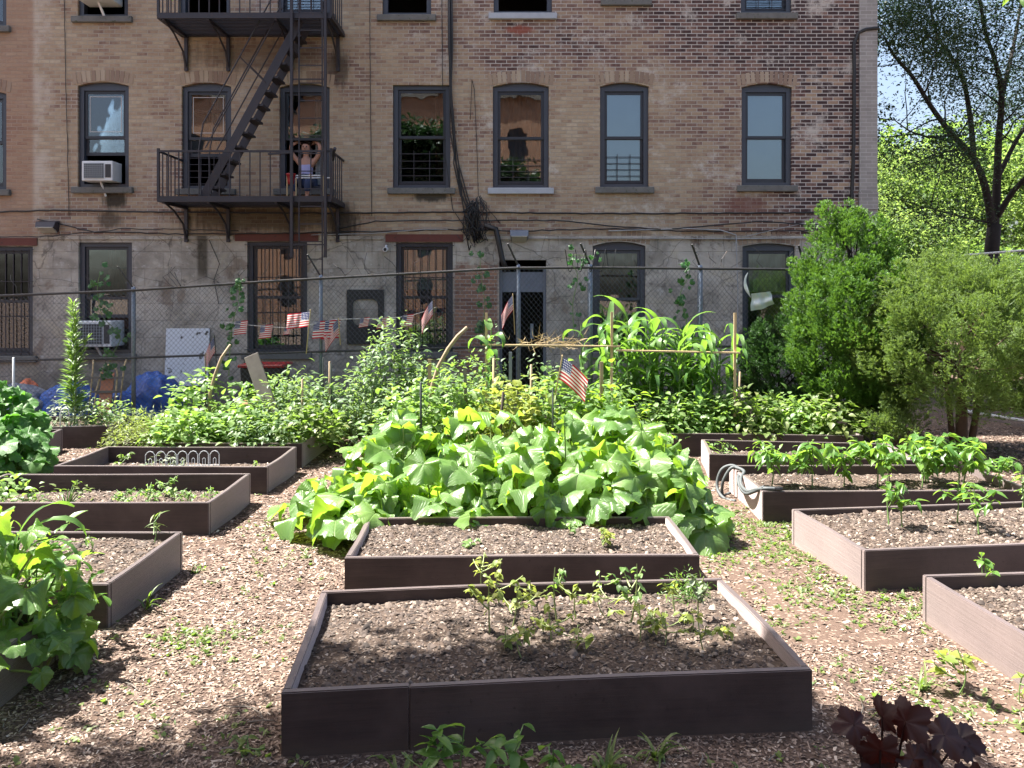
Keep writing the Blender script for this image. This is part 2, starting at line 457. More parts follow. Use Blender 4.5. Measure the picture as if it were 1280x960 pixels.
# ------------------------------------------------------------------ mesh building
class MB:
    def __init__(self):
        self.v, self.f, self.mi, self.uv = [], [], [], {}

    def add(self, verts, faces, mi=0):
        o = len(self.v)
        self.v.extend([tuple(p) for p in verts])
        for fc in faces:
            self.f.append([i + o for i in fc])
            self.mi.append(mi)
        return o

    def box(self, c, s, R=None, mi=0):
        hx, hy, hz = s[0] / 2, s[1] / 2, s[2] / 2
        vs = [Vector((x, y, z)) for z in (-hz, hz) for y in (-hy, hy) for x in (-hx, hx)]
        c = Vector(c)
        if R is not None:
            vs = [R @ p for p in vs]
        self.add([p + c for p in vs], [(0, 2, 3, 1), (4, 5, 7, 6), (0, 1, 5, 4), (2, 6, 7, 3), (0, 4, 6, 2), (1, 3, 7, 5)], mi)

    def box2(self, a, b, mi=0):
        self.box(((a[0] + b[0]) / 2, (a[1] + b[1]) / 2, (a[2] + b[2]) / 2), (abs(b[0] - a[0]), abs(b[1] - a[1]), abs(b[2] - a[2])), None, mi)

    def bar(self, p, q, w, h, mi=0, up=(0, 0, 1)):
        p, q = Vector(p), Vector(q)
        d = q - p
        z = d.normalized()
        u = Vector(up)
        if abs(z.dot(u)) > .99:
            u = Vector((0, 1, 0))
        x = z.cross(u).normalized()
        y = x.cross(z)
        R = Matrix((x, y, z)).transposed()
        self.box((p + q) / 2, (w, h, d.length), R, mi)

    def tube(self, pts, rad, n=6, mi=0, cap=True):
        pts = [Vector(p) for p in pts]
        if not isinstance(rad, (list, tuple)):
            rad = [rad] * len(pts)
        vs, fs = [], []
        prev = None
        for i, p in enumerate(pts):
            a = pts[max(0, i - 1)]
            b = pts[min(len(pts) - 1, i + 1)]
            t = (b - a)
            t = t.normalized() if t.length > 1e-9 else Vector((0, 0, 1))
            if prev is None:
                u = Vector((1, 0, 0)) if abs(t.x) < .9 else Vector((0, 1, 0))
            else:
                u = prev
            x = (u - t * u.dot(t)).normalized()
            prev = x
            y = t.cross(x)
            for k in range(n):
                a_ = 2 * PI * k / n
                vs.append(p + (x * math.cos(a_) + y * math.sin(a_)) * rad[i])
        for i in range(len(pts) - 1):
            for k in range(n):
                fs.append((i * n + k, i * n + (k + 1) % n, (i + 1) * n + (k + 1) % n, (i + 1) * n + k))
        if cap and n > 2:
            fs.append(tuple(range(n))[::-1])
            fs.append(tuple((len(pts) - 1) * n + k for k in range(n)))
        self.add(vs, fs, mi)

    def build(self, name, mats, parent=None, smooth=False, bevel=0.0):
        me = bpy.data.meshes.new(name)
        me.from_pydata(self.v, [], self.f)
        if not isinstance(mats, (list, tuple)):
            mats = [mats]
        for m in mats:
            me.materials.append(m)
        if self.mi and max(self.mi):
            me.polygons.foreach_set('material_index', self.mi)
        if smooth:
            me.polygons.foreach_set('use_smooth', [True] * len(me.polygons))
        me.update()
        if bevel:
            bm = bmesh.new()
            bm.from_mesh(me)
            bmesh.ops.bevel(bm, geom=bm.edges[:], offset=bevel, segments=1, affect='EDGES', clamp_overlap=True)
            bm.to_mesh(me)
            bm.free()
        return link(name, me, parent)


def link(name, me, parent=None):
    o = bpy.data.objects.new(name, me)
    COL.objects.link(o)
    if parent is not None:
        o.parent = parent
    return o


def tag(o, label=None, cat=None, group=None, kind=None):
    if label:
        o['label'] = label
    if cat:
        o['category'] = cat
    if group:
        o['group'] = group
    if kind:
        o['kind'] = kind
    return o


def thing(name, loc, label, cat, group=None, rz=0.0):
    o = bpy.data.objects.new(name, None)
    COL.objects.link(o)
    o.location = loc
    o.rotation_euler = (0, 0, rz)
    o.empty_display_size = .2
    return tag(o, label, cat, group)


def dup(root, loc, rz=0.0, s=1.0, label=None, group=None):
    r = root.copy()
    COL.objects.link(r)
    r.location = loc
    r.rotation_euler = (0, 0, rz)
    r.scale = (s, s, s)
    if label:
        r['label'] = label
    if group:
        r['group'] = group
    for ch in list(root.children):
        c = ch.copy()
        COL.objects.link(c)
        c.parent = r
        for gch in list(ch.children):
            d = gch.copy()
            COL.objects.link(d)
            d.parent = c
    return r


def np_object(name, blocks, mats, parent=None, smooth=True):
    """blocks: list of (verts Nx3, faces MxK, uv Nx2 or None, material index) merged into one mesh"""
    tv = sum(len(b[0]) for b in blocks)
    me = bpy.data.meshes.new(name)
    V = np.concatenate([b[0] for b in blocks]).astype(np.float32)
    loops, starts, mi = [], [], []
    off = ls = 0
    for v, f, uv, m in blocks:
        f = np.asarray(f)
        loops.append((f + off).ravel())
        k = f.shape[1]
        starts.append(ls + np.arange(len(f)) * k)
        mi.append(np.full(len(f), m))
        ls += f.size
        off += len(v)
    L = np.concatenate(loops).astype(np.int32)
    S = np.concatenate(starts).astype(np.int32)
    me.vertices.add(tv)
    me.vertices.foreach_set('co', V.ravel())
    me.loops.add(len(L))
    me.loops.foreach_set('vertex_index', L)
    me.polygons.add(len(S))
    me.polygons.foreach_set('loop_start', S)
    for m in (mats if isinstance(mats, (list, tuple)) else [mats]):
        me.materials.append(m)
    me.polygons.foreach_set('material_index', np.concatenate(mi).astype(np.int32))
    me.polygons.foreach_set('use_smooth', np.full(len(S), bool(smooth)))
    if any(b[2] is not None for b in blocks):
        UV = np.concatenate([b[2] if b[2] is not None else np.zeros((len(b[0]), 2)) for b in blocks]).astype(np.float32)
        ul = me.uv_layers.new(name='UVMap')
        ul.data.foreach_set('uv', UV[L].ravel())
    me.update(calc_edges=True)
    me.validate()
    return link(name, me, parent)


def mb_block(mb, mi=0):
    """quads of an MB as blocks (tubes without caps)"""
    q = [f for f in mb.f if len(f) == 4]
    if not q:
        return []
    return [(np.array(mb.v, float), np.array(q), None, mi)]


# leaf templates: (verts, faces, uv); the leaf grows along +y, faces +z
def strip_leaf(L=1.0, W=.5, n=5, fold=.25, droop=.3, prof=None):
    vs, fs, uv = [], [], []
    for i in range(n + 1):
        t = i / n
        w = (prof(t) if prof else math.sin(PI * min(1, t * .96 + .04) ** .75)) * W / 2
        z = -droop * t * t * L
        for sx in (-1, 0, 1):
            vs.append((sx * w, t * L * (1 - .15 * droop * t), z + fold * w * abs(sx)))
            uv.append((.5 + sx * .5, t))
    for i in range(n):
        a = i * 3
        fs += [(a, a + 1, a + 4, a + 3), (a + 1, a + 2, a + 5, a + 4)]
    return np.array(vs), np.array(fs), np.array(uv)


def round_leaf(lobes=5, seg=40, rings=3, depth=.12, notch=.62, cup=.22, wave=.08, serr=.03, seed=0):
    r0 = random.Random(seed)
    ph = r0.uniform(0, 6)
    vs, fs, uv = [], [], []
    for j in range(rings + 1):
        rr = j / rings
        for k in range(seg):
            th = 2 * PI * k / seg
            d = math.atan2(math.sin(th - PI), math.cos(th - PI))
            R = 1 + depth * math.cos(lobes * th) + serr * (1 if k % 2 else -1)
            R *= 1 - notch * math.exp(-(d / .30) ** 2)
            R *= .86 + .14 * math.cos(th)
            r = max(rr, .02) * R
            x, y = r * math.sin(th), r * math.cos(th)
            z = -cup * r * r + .16 * abs(x) + wave * rr * rr * math.sin(3 * th + ph) + .07 * rr * rr * math.sin(7 * th + 2 * ph) + .035 * rr ** 3 * math.sin(13 * th + ph) + .03 * rr * abs(math.sin(2.5 * th))
            vs.append((x, y, z))
            uv.append((.5 + x * .4, .5 + y * .4))
    for j in range(rings):
        for k in range(seg):
            fs.append((j * seg + k, j * seg + (k + 1) % seg, (j + 1) * seg + (k + 1) % seg, (j + 1) * seg + k))
    return np.array(vs), np.array(fs), np.array(uv)


def frames(d, up):
    """rotation matrices with y along d and z near up; arrays Nx3"""
    d = d / (np.linalg.norm(d, axis=1, keepdims=True) + 1e-9)
    z = up - d * np.sum(up * d, axis=1, keepdims=True)
    z = z / (np.linalg.norm(z, axis=1, keepdims=True) + 1e-9)
    x = np.cross(d, z)
    return np.stack([x, d, z], axis=2)


def inst(tpl, loc, R, s, mi=0):
    v, f, uv = tpl
    s = np.asarray(s, float)
    if s.ndim == 1:
        s = s[:, None]
    vv = v[None, :, :] * (s[:, None, :] if s.shape[1] == 3 else s[:, :, None])
    P = np.einsum('nij,nkj->nki', R, vv) + loc[:, None, :]
    n, k = len(loc), len(v)
    FF = (f[None, :, :] + (np.arange(n) * k)[:, None, None]).reshape(-1, f.shape[1])
    UV = None if uv is None else np.tile(uv, (n, 1))
    return P.reshape(-1, 3), FF, UV, mi


def unit(n, rng=RNG):
    v = rng.normal(size=(n, 3))
    return v / np.linalg.norm(v, axis=1, keepdims=True)


def vnoise(P, seed=0, octv=3):
    """cheap smooth pseudo-noise in -1..1 for arrays of points"""
    r = np.random.default_rng(seed)
    out = np.zeros(len(P))
    a = 1.0
    tot = 0
    fr = 1.0
    for _ in range(octv):
        for _ in range(4):
            k = r.normal(size=3) * fr
            out += a * np.sin(P @ k + r.uniform(0, 6.28)) / 4 * 1.6
        tot += a
        a *= .55
        fr *= 2.1
    return out / tot


T_SQUASH = [round_leaf(5, 56, 5, .075, .62, .30, .20, .03, s) for s in range(4)]
T_COLLARD = [round_leaf(3, 28, 3, .10, .3, .3, .14, .04, s + 9) for s in range(2)]
T_LANCE = strip_leaf(1, .42, 4, .35, .35)
T_OVATE = strip_leaf(1, .70, 4, .30, .30)
T_NARROW = strip_leaf(1, .16, 4, .3, .3)
T_SMALL = strip_leaf(1, .55, 2, .35, .25)
T_TRI = (np.array([(-.5, 0, 0), (.5, 0, 0), (.32, 1, -.1), (-.32, 1, -.1)]) * np.array([.5, 1, 1]), np.array([(0, 1, 2, 3)]), None)
# ------------------------------------------------------------------ camera, light, sky
cam_d = bpy.data.cameras.new('camera')
cam_d.sensor_width = 36.0
cam_d.lens = F / 1280 * 36.0
cam_d.shift_y = -(480 - HY) / 1280
cam_d.clip_start = .05
cam_d.clip_end = 600
cam = bpy.data.objects.new('camera', cam_d)
COL.objects.link(cam)
cam.location = (0, 0, E)
cam.rotation_euler = (PI / 2, 0, 0)
SC.camera = cam

SUN_DIR = Vector((-.52, .17, 1.0)).normalized()
sd = bpy.data.lights.new('sun', 'SUN')
sd.energy = SUN_E
sd.angle = math.radians(.55)
sd.color = (1.0, .95, .87)
so = bpy.data.objects.new('sun', sd)
COL.objects.link(so)
so.rotation_euler = SUN_DIR.to_track_quat('Z', 'Y').to_euler()
so.location = (-6, 3, 20)

w = bpy.data.worlds.new('World')
SC.world = w
w.use_nodes = True
wt = w.node_tree
wt.nodes.clear()
sky = wt.nodes.new('ShaderNodeTexSky')
sky.sky_type = 'NISHITA'
sky.sun_disc = False
sky.sun_elevation = math.asin(SUN_DIR.z)
sky.sun_rotation = math.atan2(SUN_DIR.x, SUN_DIR.y)
sky.air_density = 1.0
sky.dust_density = 4.5
sky.ozone_density = 1.0
bg = wt.nodes.new('ShaderNodeBackground')
bg.inputs[1].default_value = SKY_S
wo = wt.nodes.new('ShaderNodeOutputWorld')
wt.links.new(sky.outputs[0], bg.inputs[0])
wt.links.new(bg.outputs[0], wo.inputs[0])
SC.view_settings.view_transform = 'Standard'
SC.view_settings.look = 'None'
SC.view_settings.gamma = 1
SC.view_settings.use_curve_mapping = False
SC.view_settings.exposure = EXPO
SC.render.engine = 'CYCLES'
SC.cycles.use_denoising = True
try:
    SC.cycles.denoiser = 'OPENIMAGEDENOISE'
except Exception:
    pass
SC.cycles.max_bounces = 7
SC.cycles.diffuse_bounces = 3
SC.cycles.glossy_bounces = 3
SC.cycles.transparent_max_bounces = 8
SC.cycles.transmission_bounces = 3
SC.cycles.caustics_reflective = False
SC.cycles.caustics_refractive = False
SC.cycles.sample_clamp_indirect = 6

# ------------------------------------------------------------------ ground
def axis(lo, hi, n, far):
    a = list(np.linspace(lo, hi, n))
    step = (hi - lo) / n
    p, s = hi, step
    up = []
    while p < far:
        s *= 1.5
        p += s
        up.append(min(p, far))
    p, s = lo, step
    dn = []
    while p > -far:
        s *= 1.5
        p -= s
        dn.append(max(p, -far))
    return np.array(dn[::-1] + a + up)


def ground_z(x, y):
    p = np.stack([np.asarray(x, float) * 2.1, np.asarray(y, float) * 2.1, np.zeros_like(np.asarray(x, float))], -1).reshape(-1, 3)
    z = .016 * vnoise(p, 5, 4)
    r = np.exp(-((np.asarray(x).ravel() / 9) ** 4 + ((np.asarray(y).ravel() - 7) / 8) ** 4))
    return (z * r).reshape(np.shape(x))


gx, gy = axis(-7, 8, 190, 180), axis(2.2, 13.5, 170, 180)
XX, YY = np.meshgrid(gx, gy)
ZZ = ground_z(XX, YY)
nx, ny = len(gx), len(gy)
idx = np.arange(nx * ny).reshape(ny, nx)
GF = np.stack([idx[:-1, :-1], idx[:-1, 1:], idx[1:, 1:], idx[1:, :-1]], -1).reshape(-1, 4)
tag(np_object('ground', [(np.stack([XX, YY, ZZ], -1).reshape(-1, 3), GF, None, 0)], M['ground']), kind='structure')

# ------------------------------------------------------------------ the apartment building
WY = 14.85
K = F / WY
fx = lambda px: (px - CX) / K
fz = lambda py: E + (HY - py) / K
ROOF = 15.8
XL, XR = -17.0, fx(1096)
ZB = fz(297)
bld = thing('apartment_building', (0, WY, 0), 'old mixed brick apartment building with grey plastered ground floor and slate window frames', 'building')
OPEN = []            # x0,x1,z0,z1,arch rise


def wall_mesh(x0, x1, z0, z1, opens, depth=.22):
    mb = MB()
    xs = sorted({x0, x1, *[v for o in opens for v in (o[0], o[1])]})
    zs = sorted({z0, z1, *[v for o in opens for v in (o[2], o[3], o[3] - o[4])]})
    xs = [v for v in xs if x0 - 1e-6 <= v <= x1 + 1e-6]
    zs = [v for v in zs if z0 - 1e-6 <= v <= z1 + 1e-6]
    for i in range(len(xs) - 1):
        for j in range(len(zs) - 1):
            cx, cz = (xs[i] + xs[i + 1]) / 2, (zs[j] + zs[j + 1]) / 2
            if any(o[0] < cx < o[1] and o[2] < cz < o[3] for o in opens):
                continue
            mb.add([(xs[i], 0, zs[j]), (xs[i + 1], 0, zs[j]), (xs[i + 1], 0, zs[j + 1]), (xs[i], 0, zs[j + 1])], [(0, 1, 2, 3)])
    for (a, b, c, d, r) in opens:
        n = 10 if r else 1
        top = []
        for k in range(n + 1):
            t = k / n
            top.append((a + (b - a) * t, d - r + (r * (1 - (2 * t - 1) ** 2) if r else 0)))
        if r:
            for k in range(n):
                mb.add([(top[k][0], 0, top[k][1]), (top[k + 1][0], 0, top[k + 1][1]), (top[k + 1][0], 0, d), (top[k][0], 0, d)], [(0, 1, 2, 3)])
        ring = [(a, c), (b, c)] + top[::-1]
        for k in range(len(ring)):
            p, q = ring[k], ring[(k + 1) % len(ring)]
            mb.add([(p[0], 0, p[1]), (q[0], 0, q[1]), (q[0], depth, q[1]), (p[0], depth, p[1])], [(0, 1, 2, 3)])
    return mb


def arch_pts(a, b, d, r, n=10):
    return [(a + (b - a) * k / n, d - r + r * (1 - (2 * k / n - 1) ** 2)) for k in range(n + 1)]


def ring_frame(mb, x0, x1, z0, z1, w, y0, y1, wb=None, wt=None):
    wb = w if wb is None else wb
    wt = w if wt is None else wt
    mb.box2((x0, y0, z0), (x0 + w, y1, z1))
    mb.box2((x1 - w, y0, z0), (x1, y1, z1))
    mb.box2((x0 + w, y0 + .002, z0), (x1 - w, y1 - .002, z0 + wb))
    mb.box2((x0 + w, y0 + .002, z1 - wt), (x1 - w, y1 - .002, z1))


def make_window(px0, px1, pyt, pyb, rise=.075, sill='dark', lower='shut', cover=None, guard=False, bars=False, meet=.5, arch_row=True, sash_mat='sash', lintel=None, grid_lines=False):
    x0, x1, z0, z1 = fx(px0), fx(px1), fz(pyb), fz(pyt)
    OPEN.append((x0, x1, z0, z1, rise))
    mb = MB()
    fw = .085
    zs = z1 - rise - .002
    ring_frame(mb, x0 + .004, x1 - .004, z0 + .004, zs, fw, .055, .19, .06, .075)
    if rise:                                            # filler panel under the arch
        tp = arch_pts(x0 + .004, x1 - .004, z1 - .004, rise)
        vs, fs = [], []
        for (x, z) in tp:
            vs += [(x, .075, zs + .001), (x, .075, max(z, zs + .002)), (x, .16, zs + .001), (x, .16, max(z, zs + .002))]
        for k in range(len(tp) - 1):
            a = k * 4
            fs += [(a, a + 4, a + 5, a + 1), (a + 2, a + 3, a + 7, a + 6), (a + 1, a + 5, a + 7, a + 3)]
        mb.add(vs, fs)
    wn = mb.build('window', M['frame'], bld)
    ix0, ix1, iz0, iz1 = x0 + fw + .006, x1 - fw - .006, z0 + .07, zs - .08
    zm = iz0 + (iz1 - iz0) * meet
    sb = MB()
    ring_frame(sb, ix0, ix1, zm - .02, iz1, .048, .085, .120, .05, .05)
    if lower == 'shut':
        ring_frame(sb, ix0 + .002, ix1 - .002, iz0, zm + .02, .048, .123, .158, .07, .045)
    elif lower == 'raised':
        ring_frame(sb, ix0 + .002, ix1 - .002, zm - .03, iz1 - .06, .048, .123, .158, .06, .045)
    elif lower == 'half':
        ring_frame(sb, ix0 + .002, ix1 - .002, iz0 + (zm - iz0) * .62, zm + (zm - iz0) * .62, .048, .123, .158, .06, .045)
    sb.build('sash', M[sash_mat], wn)
    pb = MB()
    pb.box2((ix0 + .05, .100, zm + .03), (ix1 - .05, .104, iz1 - .05))
    if lower == 'shut':
        pb.box2((ix0 + .05, .138, iz0 + .07), (ix1 - .05, .142, zm - .025))
    elif lower == 'half':
        pb.box2((ix0 + .05, .138, iz0 + (zm - iz0) * .62 + .06), (ix1 - .05, .142, zm - .025))
    pb.build('pane', M['glass'], wn)
    sl = MB()
    sl.box2((x0 - .09, -.075, z0 - .115), (x1 + .09, .21, z0 - .003))
    sl.build('sill', M['sill_light' if sill == 'light' else 'sill_dark'], wn, bevel=.008)
    if cover:
        cb = MB()
        n = 26
        amp = .0 if 'sky_blind' in cover[0] else .022
        czt = iz1 + .02
        czb = iz0 + (iz1 - iz0) * (1 - cover[1])
        vs = []
        for k in range(n + 1):
            x = ix0 - .01 + (ix1 - ix0 + .02) * (cover[2] + (cover[3] - cover[2]) * k / n if len(cover) > 2 else k / n)
            y = (.26 if amp else .178) + amp * math.sin(k * 1.9)
            vs += [(x, y, czb), (x, y, czt)]
        cb.add(vs, [(2 * k, 2 * k + 2, 2 * k + 3, 2 * k + 1) for k in range(n)])
        cb.build('curtain' if amp else 'sky_blind', M[cover[0]], wn)
    if guard:
        gb = MB()
        gz1 = iz0 + (zm - iz0) * (guard if guard is not True else .62)
        for k in range(5):
            z = iz0 + .03 + (gz1 - iz0) * k / 4
            gb.bar((ix0 - .03, .075, z), (ix1 + .03, .075, z), .011, .011)
        for t in (.33, .66):
            gb.bar((ix0 + (ix1 - ix0) * t, .066, iz0 + .03), (ix0 + (ix1 - ix0) * t, .066, gz1 + .08), .011, .008)
        gb.build('window_guard', M['iron'], wn)
    if bars:
        gb = MB()
        nb = 8
        for k in range(nb):
            x = x0 + .05 + (x1 - x0 - .1) * k / (nb - 1)
            gb.bar((x, -.03, z0 + .02), (x, -.03, z1 - rise - .05), .014, .014)
        for t in (.03, .36, .68, .97):
            z = z0 + (z1 - rise - z0) * t
            gb.bar((x0 - .03, -.045, z), (x1 + .03, -.045, z), .03, .012)
        gb.build('security_bars', M['iron'], wn)
    if arch_row and rise:
        ab = MB()
        n = max(9, int((x1 - x0 + .2) / .085))
        for k in range(n):
            t = (k + .5) / n
            x = x0 - .08 + (x1 - x0 + .16) * t
            z = z1 - rise + rise * (1 - (2 * t - 1) ** 2)
            sl_ = -(2 * t - 1) * 4 * rise / (x1 - x0) * .5
            R = Matrix.Rotation(-sl_, 3, 'Y')
            hgt = .20 + random.uniform(-.008, .008)
            ab.box((x + sl_ * -.1, .0, z + .015 + hgt / 2), (.070, .012 + random.uniform(-.002, .002), hgt), R)
        ab.build('brick_arch', M['voussoir'], wn)
    if lintel:
        lb = MB()
        lb.box2((fx(lintel[0]), -.02, fz(lintel[3])), (fx(lintel[1]), .05, fz(lintel[2])))
        lb.build('lintel', M['lintel'], wn)
    if grid_lines:
        qb = MB()
        for t in (.12, .88):
            qb.box2((ix0 + (ix1 - ix0) * t - .005, .094, zm + .10), (ix0 + (ix1 - ix0) * t + .005, .099, iz1 - .09))
        for z in (zm + .11, iz1 - .1):
            qb.box2((ix0 + (ix1 - ix0) * .12, .0935, z - .005), (ix0 + (ix1 - ix0) * .88, .0985, z + .005))
        qb.build('glazing_lines', M['rope'], wn)
    return wn


# third floor (only the foot of each is in the photograph), second floor, ground floor
T3 = -112
make_window(-52, 8, T3, 33, sill='dark')
make_window(97, 160, T3, 21, lower='half', cover=('curtain', .4))
make_window(224, 288, T3, 20, lower='half', cover=('curtain', .5))
make_window(347, 413, T3, 18, cover=('sky_blind', .8), guard=.5)
make_window(478, 539, T3, 19, lower='half')
make_window(617, 690, T3, 17, sill='light', lower='half', cover=('sky_blind', .45))
make_window(757, 808, T3, 0, sill='dark')
make_window(926, 990, T3, 17, guard=.4)
make_window(-52, 8, 112, 237, cover=('sky_blind', .15))
make_window(97, 161, 102, 234, grid_lines=True, lower='half', cover=('brown_reflection_curtain', .55, .1, .95))
make_window(227, 289, 103, 236, lower='half', cover=('curtain', .62, .5, 1.0), grid_lines=True, guard=.55)
make_window(349, 412, 104, 236, lower='open', cover=('curtain', .98, .68, 1.0))
make_window(491, 563, 106, 235, rise=.0, guard=True, cover=('brown_reflection_curtain', .9, .75, 1.0))  # brown strip stands in for the reflection in this pane
make_window(616, 686, 103, 235, sill='light', guard=.5, cover=('brown_reflection_curtain', .75, 0, 1.0))  # full-width brown sheet stands in for mirrored orange brick
make_window(750, 811, 103, 234, guard=.55, cover=('sky_blind', .97))  # pale blue sheet added in place of sky mirrored in this pane
make_window(927, 990, 104, 232, cover=('sky_blind', .96))  # another sky-blue sheet standing in for the mirrored sky
make_window(-34, 41, 308, 445, rise=0, bars=True, sill='dark', lintel=(-44, 47, 297.5, 307), arch_row=False)
make_window(98, 165, 303, 442, rise=0, lower='half', cover=('brown_reflection_curtain', .8, .4, 1), arch_row=False)
make_window(309, 384, 302, 441, rise=0, bars=True, cover=('brown_reflection_curtain', .45), lintel=(294, 398, 292, 301.5), arch_row=False)  # brown sheet imitates the orange reflection in the glass
make_window(495, 566, 303, 440, rise=0, bars=True, cover=('sky_blind', .42), lintel=(482, 579, 293, 302.5), arch_row=False)
make_window(741, 807, 302, 440, rise=.08, cover=('brown_reflection_curtain', .98), sash_mat='frame')
make_window(928, 994, 304, 432, rise=.06, cover=('curtain', .45))
OPEN.append((fx(624), fx(683), 0.12, fz(325), 0))      # the doorway

wall_mesh(XL, XR - .33, ZB, ROOF, [o for o in OPEN if o[3] > ZB + .25]).build('upper_wall', M['brick'], bld)
wall_mesh(XL, XR - .33, -.1, ZB, [o for o in OPEN if o[3] <= ZB + .25 and o[3] <= ZB]).build('ground_floor_wall', M['plaster'], bld)
b = MB()
b.box2((XR - .33, -.03, -.1), (XR, .4, ROOF))
b.build('corner_pier', M['pier'], bld)
b = MB()
b.box2((XR - .34, -.045, fz(262)), (XR + .01, .2, fz(240)))
b.build('pier_band', M['pier'], bld)
b = MB()
b.add([(XR - .002, .4, -.1), (XR - .002, 6, -.1), (XR - .002, 6, ROOF), (XR - .002, .4, ROOF)], [(0, 1, 2, 3)])
b.add([(XL, 0, -.1), (XL, 6, -.1), (XL, 6, ROOF), (XL, 0, ROOF)], [(0, 1, 2, 3)])
b.add([(XL, 6, -.1), (XR, 6, -.1), (XR, 6, ROOF), (XL, 6, ROOF)], [(0, 1, 2, 3)])
b.build('side_wall', M['pier'], bld)
b = MB()
b.box2((XL - .1, -.35, ROOF), (XR + .1, 6.1, ROOF + .3))
b.build('roof', M['grey_wood'], bld)
b = MB()                                                # rooms behind the glass
b.add([(XL, 2.6, 0), (XR, 2.6, 0), (XR, 2.6, ROOF), (XL, 2.6, ROOF)], [(0, 1, 2, 3)])
for z in (.1, 3.32, 6.46, 9.6, 12.7):
    b.add([(XL, .22, z), (XR - .05, .22, z), (XR - .05, 2.6, z), (XL, 2.6, z)], [(0, 1, 2, 3)])
for px in (-110, 60, 195, 300, 450, 590, 715, 870):
    b.add([(fx(px), .22, .1), (fx(px), 2.6, .1), (fx(px), 2.6, ROOF), (fx(px), .22, ROOF)], [(0, 1, 2, 3)])
b.build('interior', M['dark_room'], bld)
b = MB()                                                # belt course between plaster and brick
b.box2((XL, -.028, ZB - .035), (fx(-46), -.001, ZB + .03))
for a_, c_ in ((49, 292), (400, 480), (581, XR * K + CX - 24)):
    b.box2((fx(a_), -.028, ZB - .035), (fx(c_), -.001, ZB + .03))
b.build('belt_course', M['plaster'], bld)

# doorway: blue-grey panel over two dark leaves
b = MB()
dx0, dx1, dz1 = fx(624), fx(683), fz(325)
ring_frame(b, dx0 + .004, dx1 - .004, .12, dz1 - .12, .05, .05, .15, .04, .05)
b.box2((dx0 + .054, .07, fz(365)), (dx1 - .054, .11, fz(340)))
b.box2((fx(645), .055, .16), (fx(651), .12, fz(366)))
door = b.build('door', M['grey_box'], bld)
b = MB()
b.box2((fx(663), .12, fz(424)), (fx(667), .15, fz(405)))
b.build('door_handle', M['steel'], door)


# things fixed to the wall
def air_con(x, z, w_, h_, d, label, strut=True, turn=0):
    t = thing('air_conditioner', (x, WY - d / 2 + .14, z), label, 'air conditioner')
    b = MB()
    b.box((0, 0, h_ / 2), (w_, d, h_))
    b.build('casing', M['white_metal'], t, bevel=.012)
    b = MB()
    y = -d / 2
    gx0, gx1 = -w_ / 2 + .05, w_ / 2 - .16
    b.box2((gx0, y - .006, .05), (gx1, y - .001, h_ - .05))
    g = b.build('grille', M['ac_dark'], t)
    b = MB()
    for k in range(12):
        x_ = gx0 + (gx1 - gx0) * k / 11
        b.box2((x_ - .006, y - .014, .045), (x_ + .006, y - .008, h_ - .045))
    for k in range(8):
        z_ = .05 + (h_ - .1) * k / 7
        b.box2((gx0, y - .020, z_ - .006), (gx1, y - .015, z_ + .006))
    b.build('grille_bars', M['ac_grille'], g)
    b = MB()
    b.box2((w_ / 2 - .13, y - .009, .06), (w_ / 2 - .03, y - .001, h_ - .06))
    b.build('control_panel', M['ac_dark'], t)
    if strut:
        b = MB()
        b.bar((0, -.05, -.003), (.06, d / 2 - .16, -.26), .045, .02)
        b.build('strut', M['white_metal'], t)
    return t


air_con(fx(129), fz(228), .56, .36, .36, 'white air conditioner in the second floor window above the blue tarps', True)
air_con(fx(126), fz(432), .74, .46, .50, 'wide grey air conditioner in the ground floor window behind the fence post', True)
air_con(fx(128), fz(6), .62, .40, .45, 'white air conditioner with a hanging strut at the very top of the wall', True)
b = MB()                                                # side panels beside the units
t = thing('board', (fx(457), WY - .022, fz(430)), 'black board with a round-cornered hole fixed to the plaster between barred windows', 'board')
b = MB()
bw, bh = 46 / K, 68 / K
hole = (12 / K, 33 / K, 16 / K, 56 / K)
hx, hz0, hz1 = 16 / K, 23 / K, 56 / K
n = 32
outer, inner = [], []
for k in range(n):
    a = 2 * PI * k / n
    ca, sa = math.cos(a), math.sin(a)
    m_ = max(abs(ca), abs(sa))
    outer.append((ca / m_ * bw / 2, bh / 2 + sa / m_ * bh / 2))
    q = (abs(ca) ** 5 + abs(sa) ** 5) ** (-1 / 5)
    inner.append((ca * q * hx, (hz0 + hz1) / 2 + sa * q * (hz1 - hz0) / 2))
vs = [(x, y, z) for y in (-.018, .018) for (x, z) in outer] + [(x, y, z) for y in (-.018, .018) for (x, z) in inner]
fs = []
for k in range(n):
    j = (k + 1) % n
    fs += [(k, j, 2 * n + j, 2 * n + k), (n + k, 3 * n + k, 3 * n + j, n + j), (k, n + k, n + j, j), (2 * n + k, 2 * n + j, 3 * n + j, 3 * n + k)]
b.add(vs, fs)
b.build('panel', M['board_dark'], t)
b = MB()
b.box2((-hx * 1.1, .0185, hz0 * .9), (hx * 1.1, .0205, hz1 * 1.03))
b.build('backing', M['plaster'], t)

b = MB()
b.box((0, 0, 0), (54 / K, .03, 1.05), Matrix.Rotation(math.radians(-5), 3, 'X'))
o = b.build('metal_panel', M['white_panel'], None, bevel=.004)
o.location = (fx(236), WY - .075, fz(446))
tag(o, 'white metal panel with dark spots leaning on the plaster wall', 'panel')


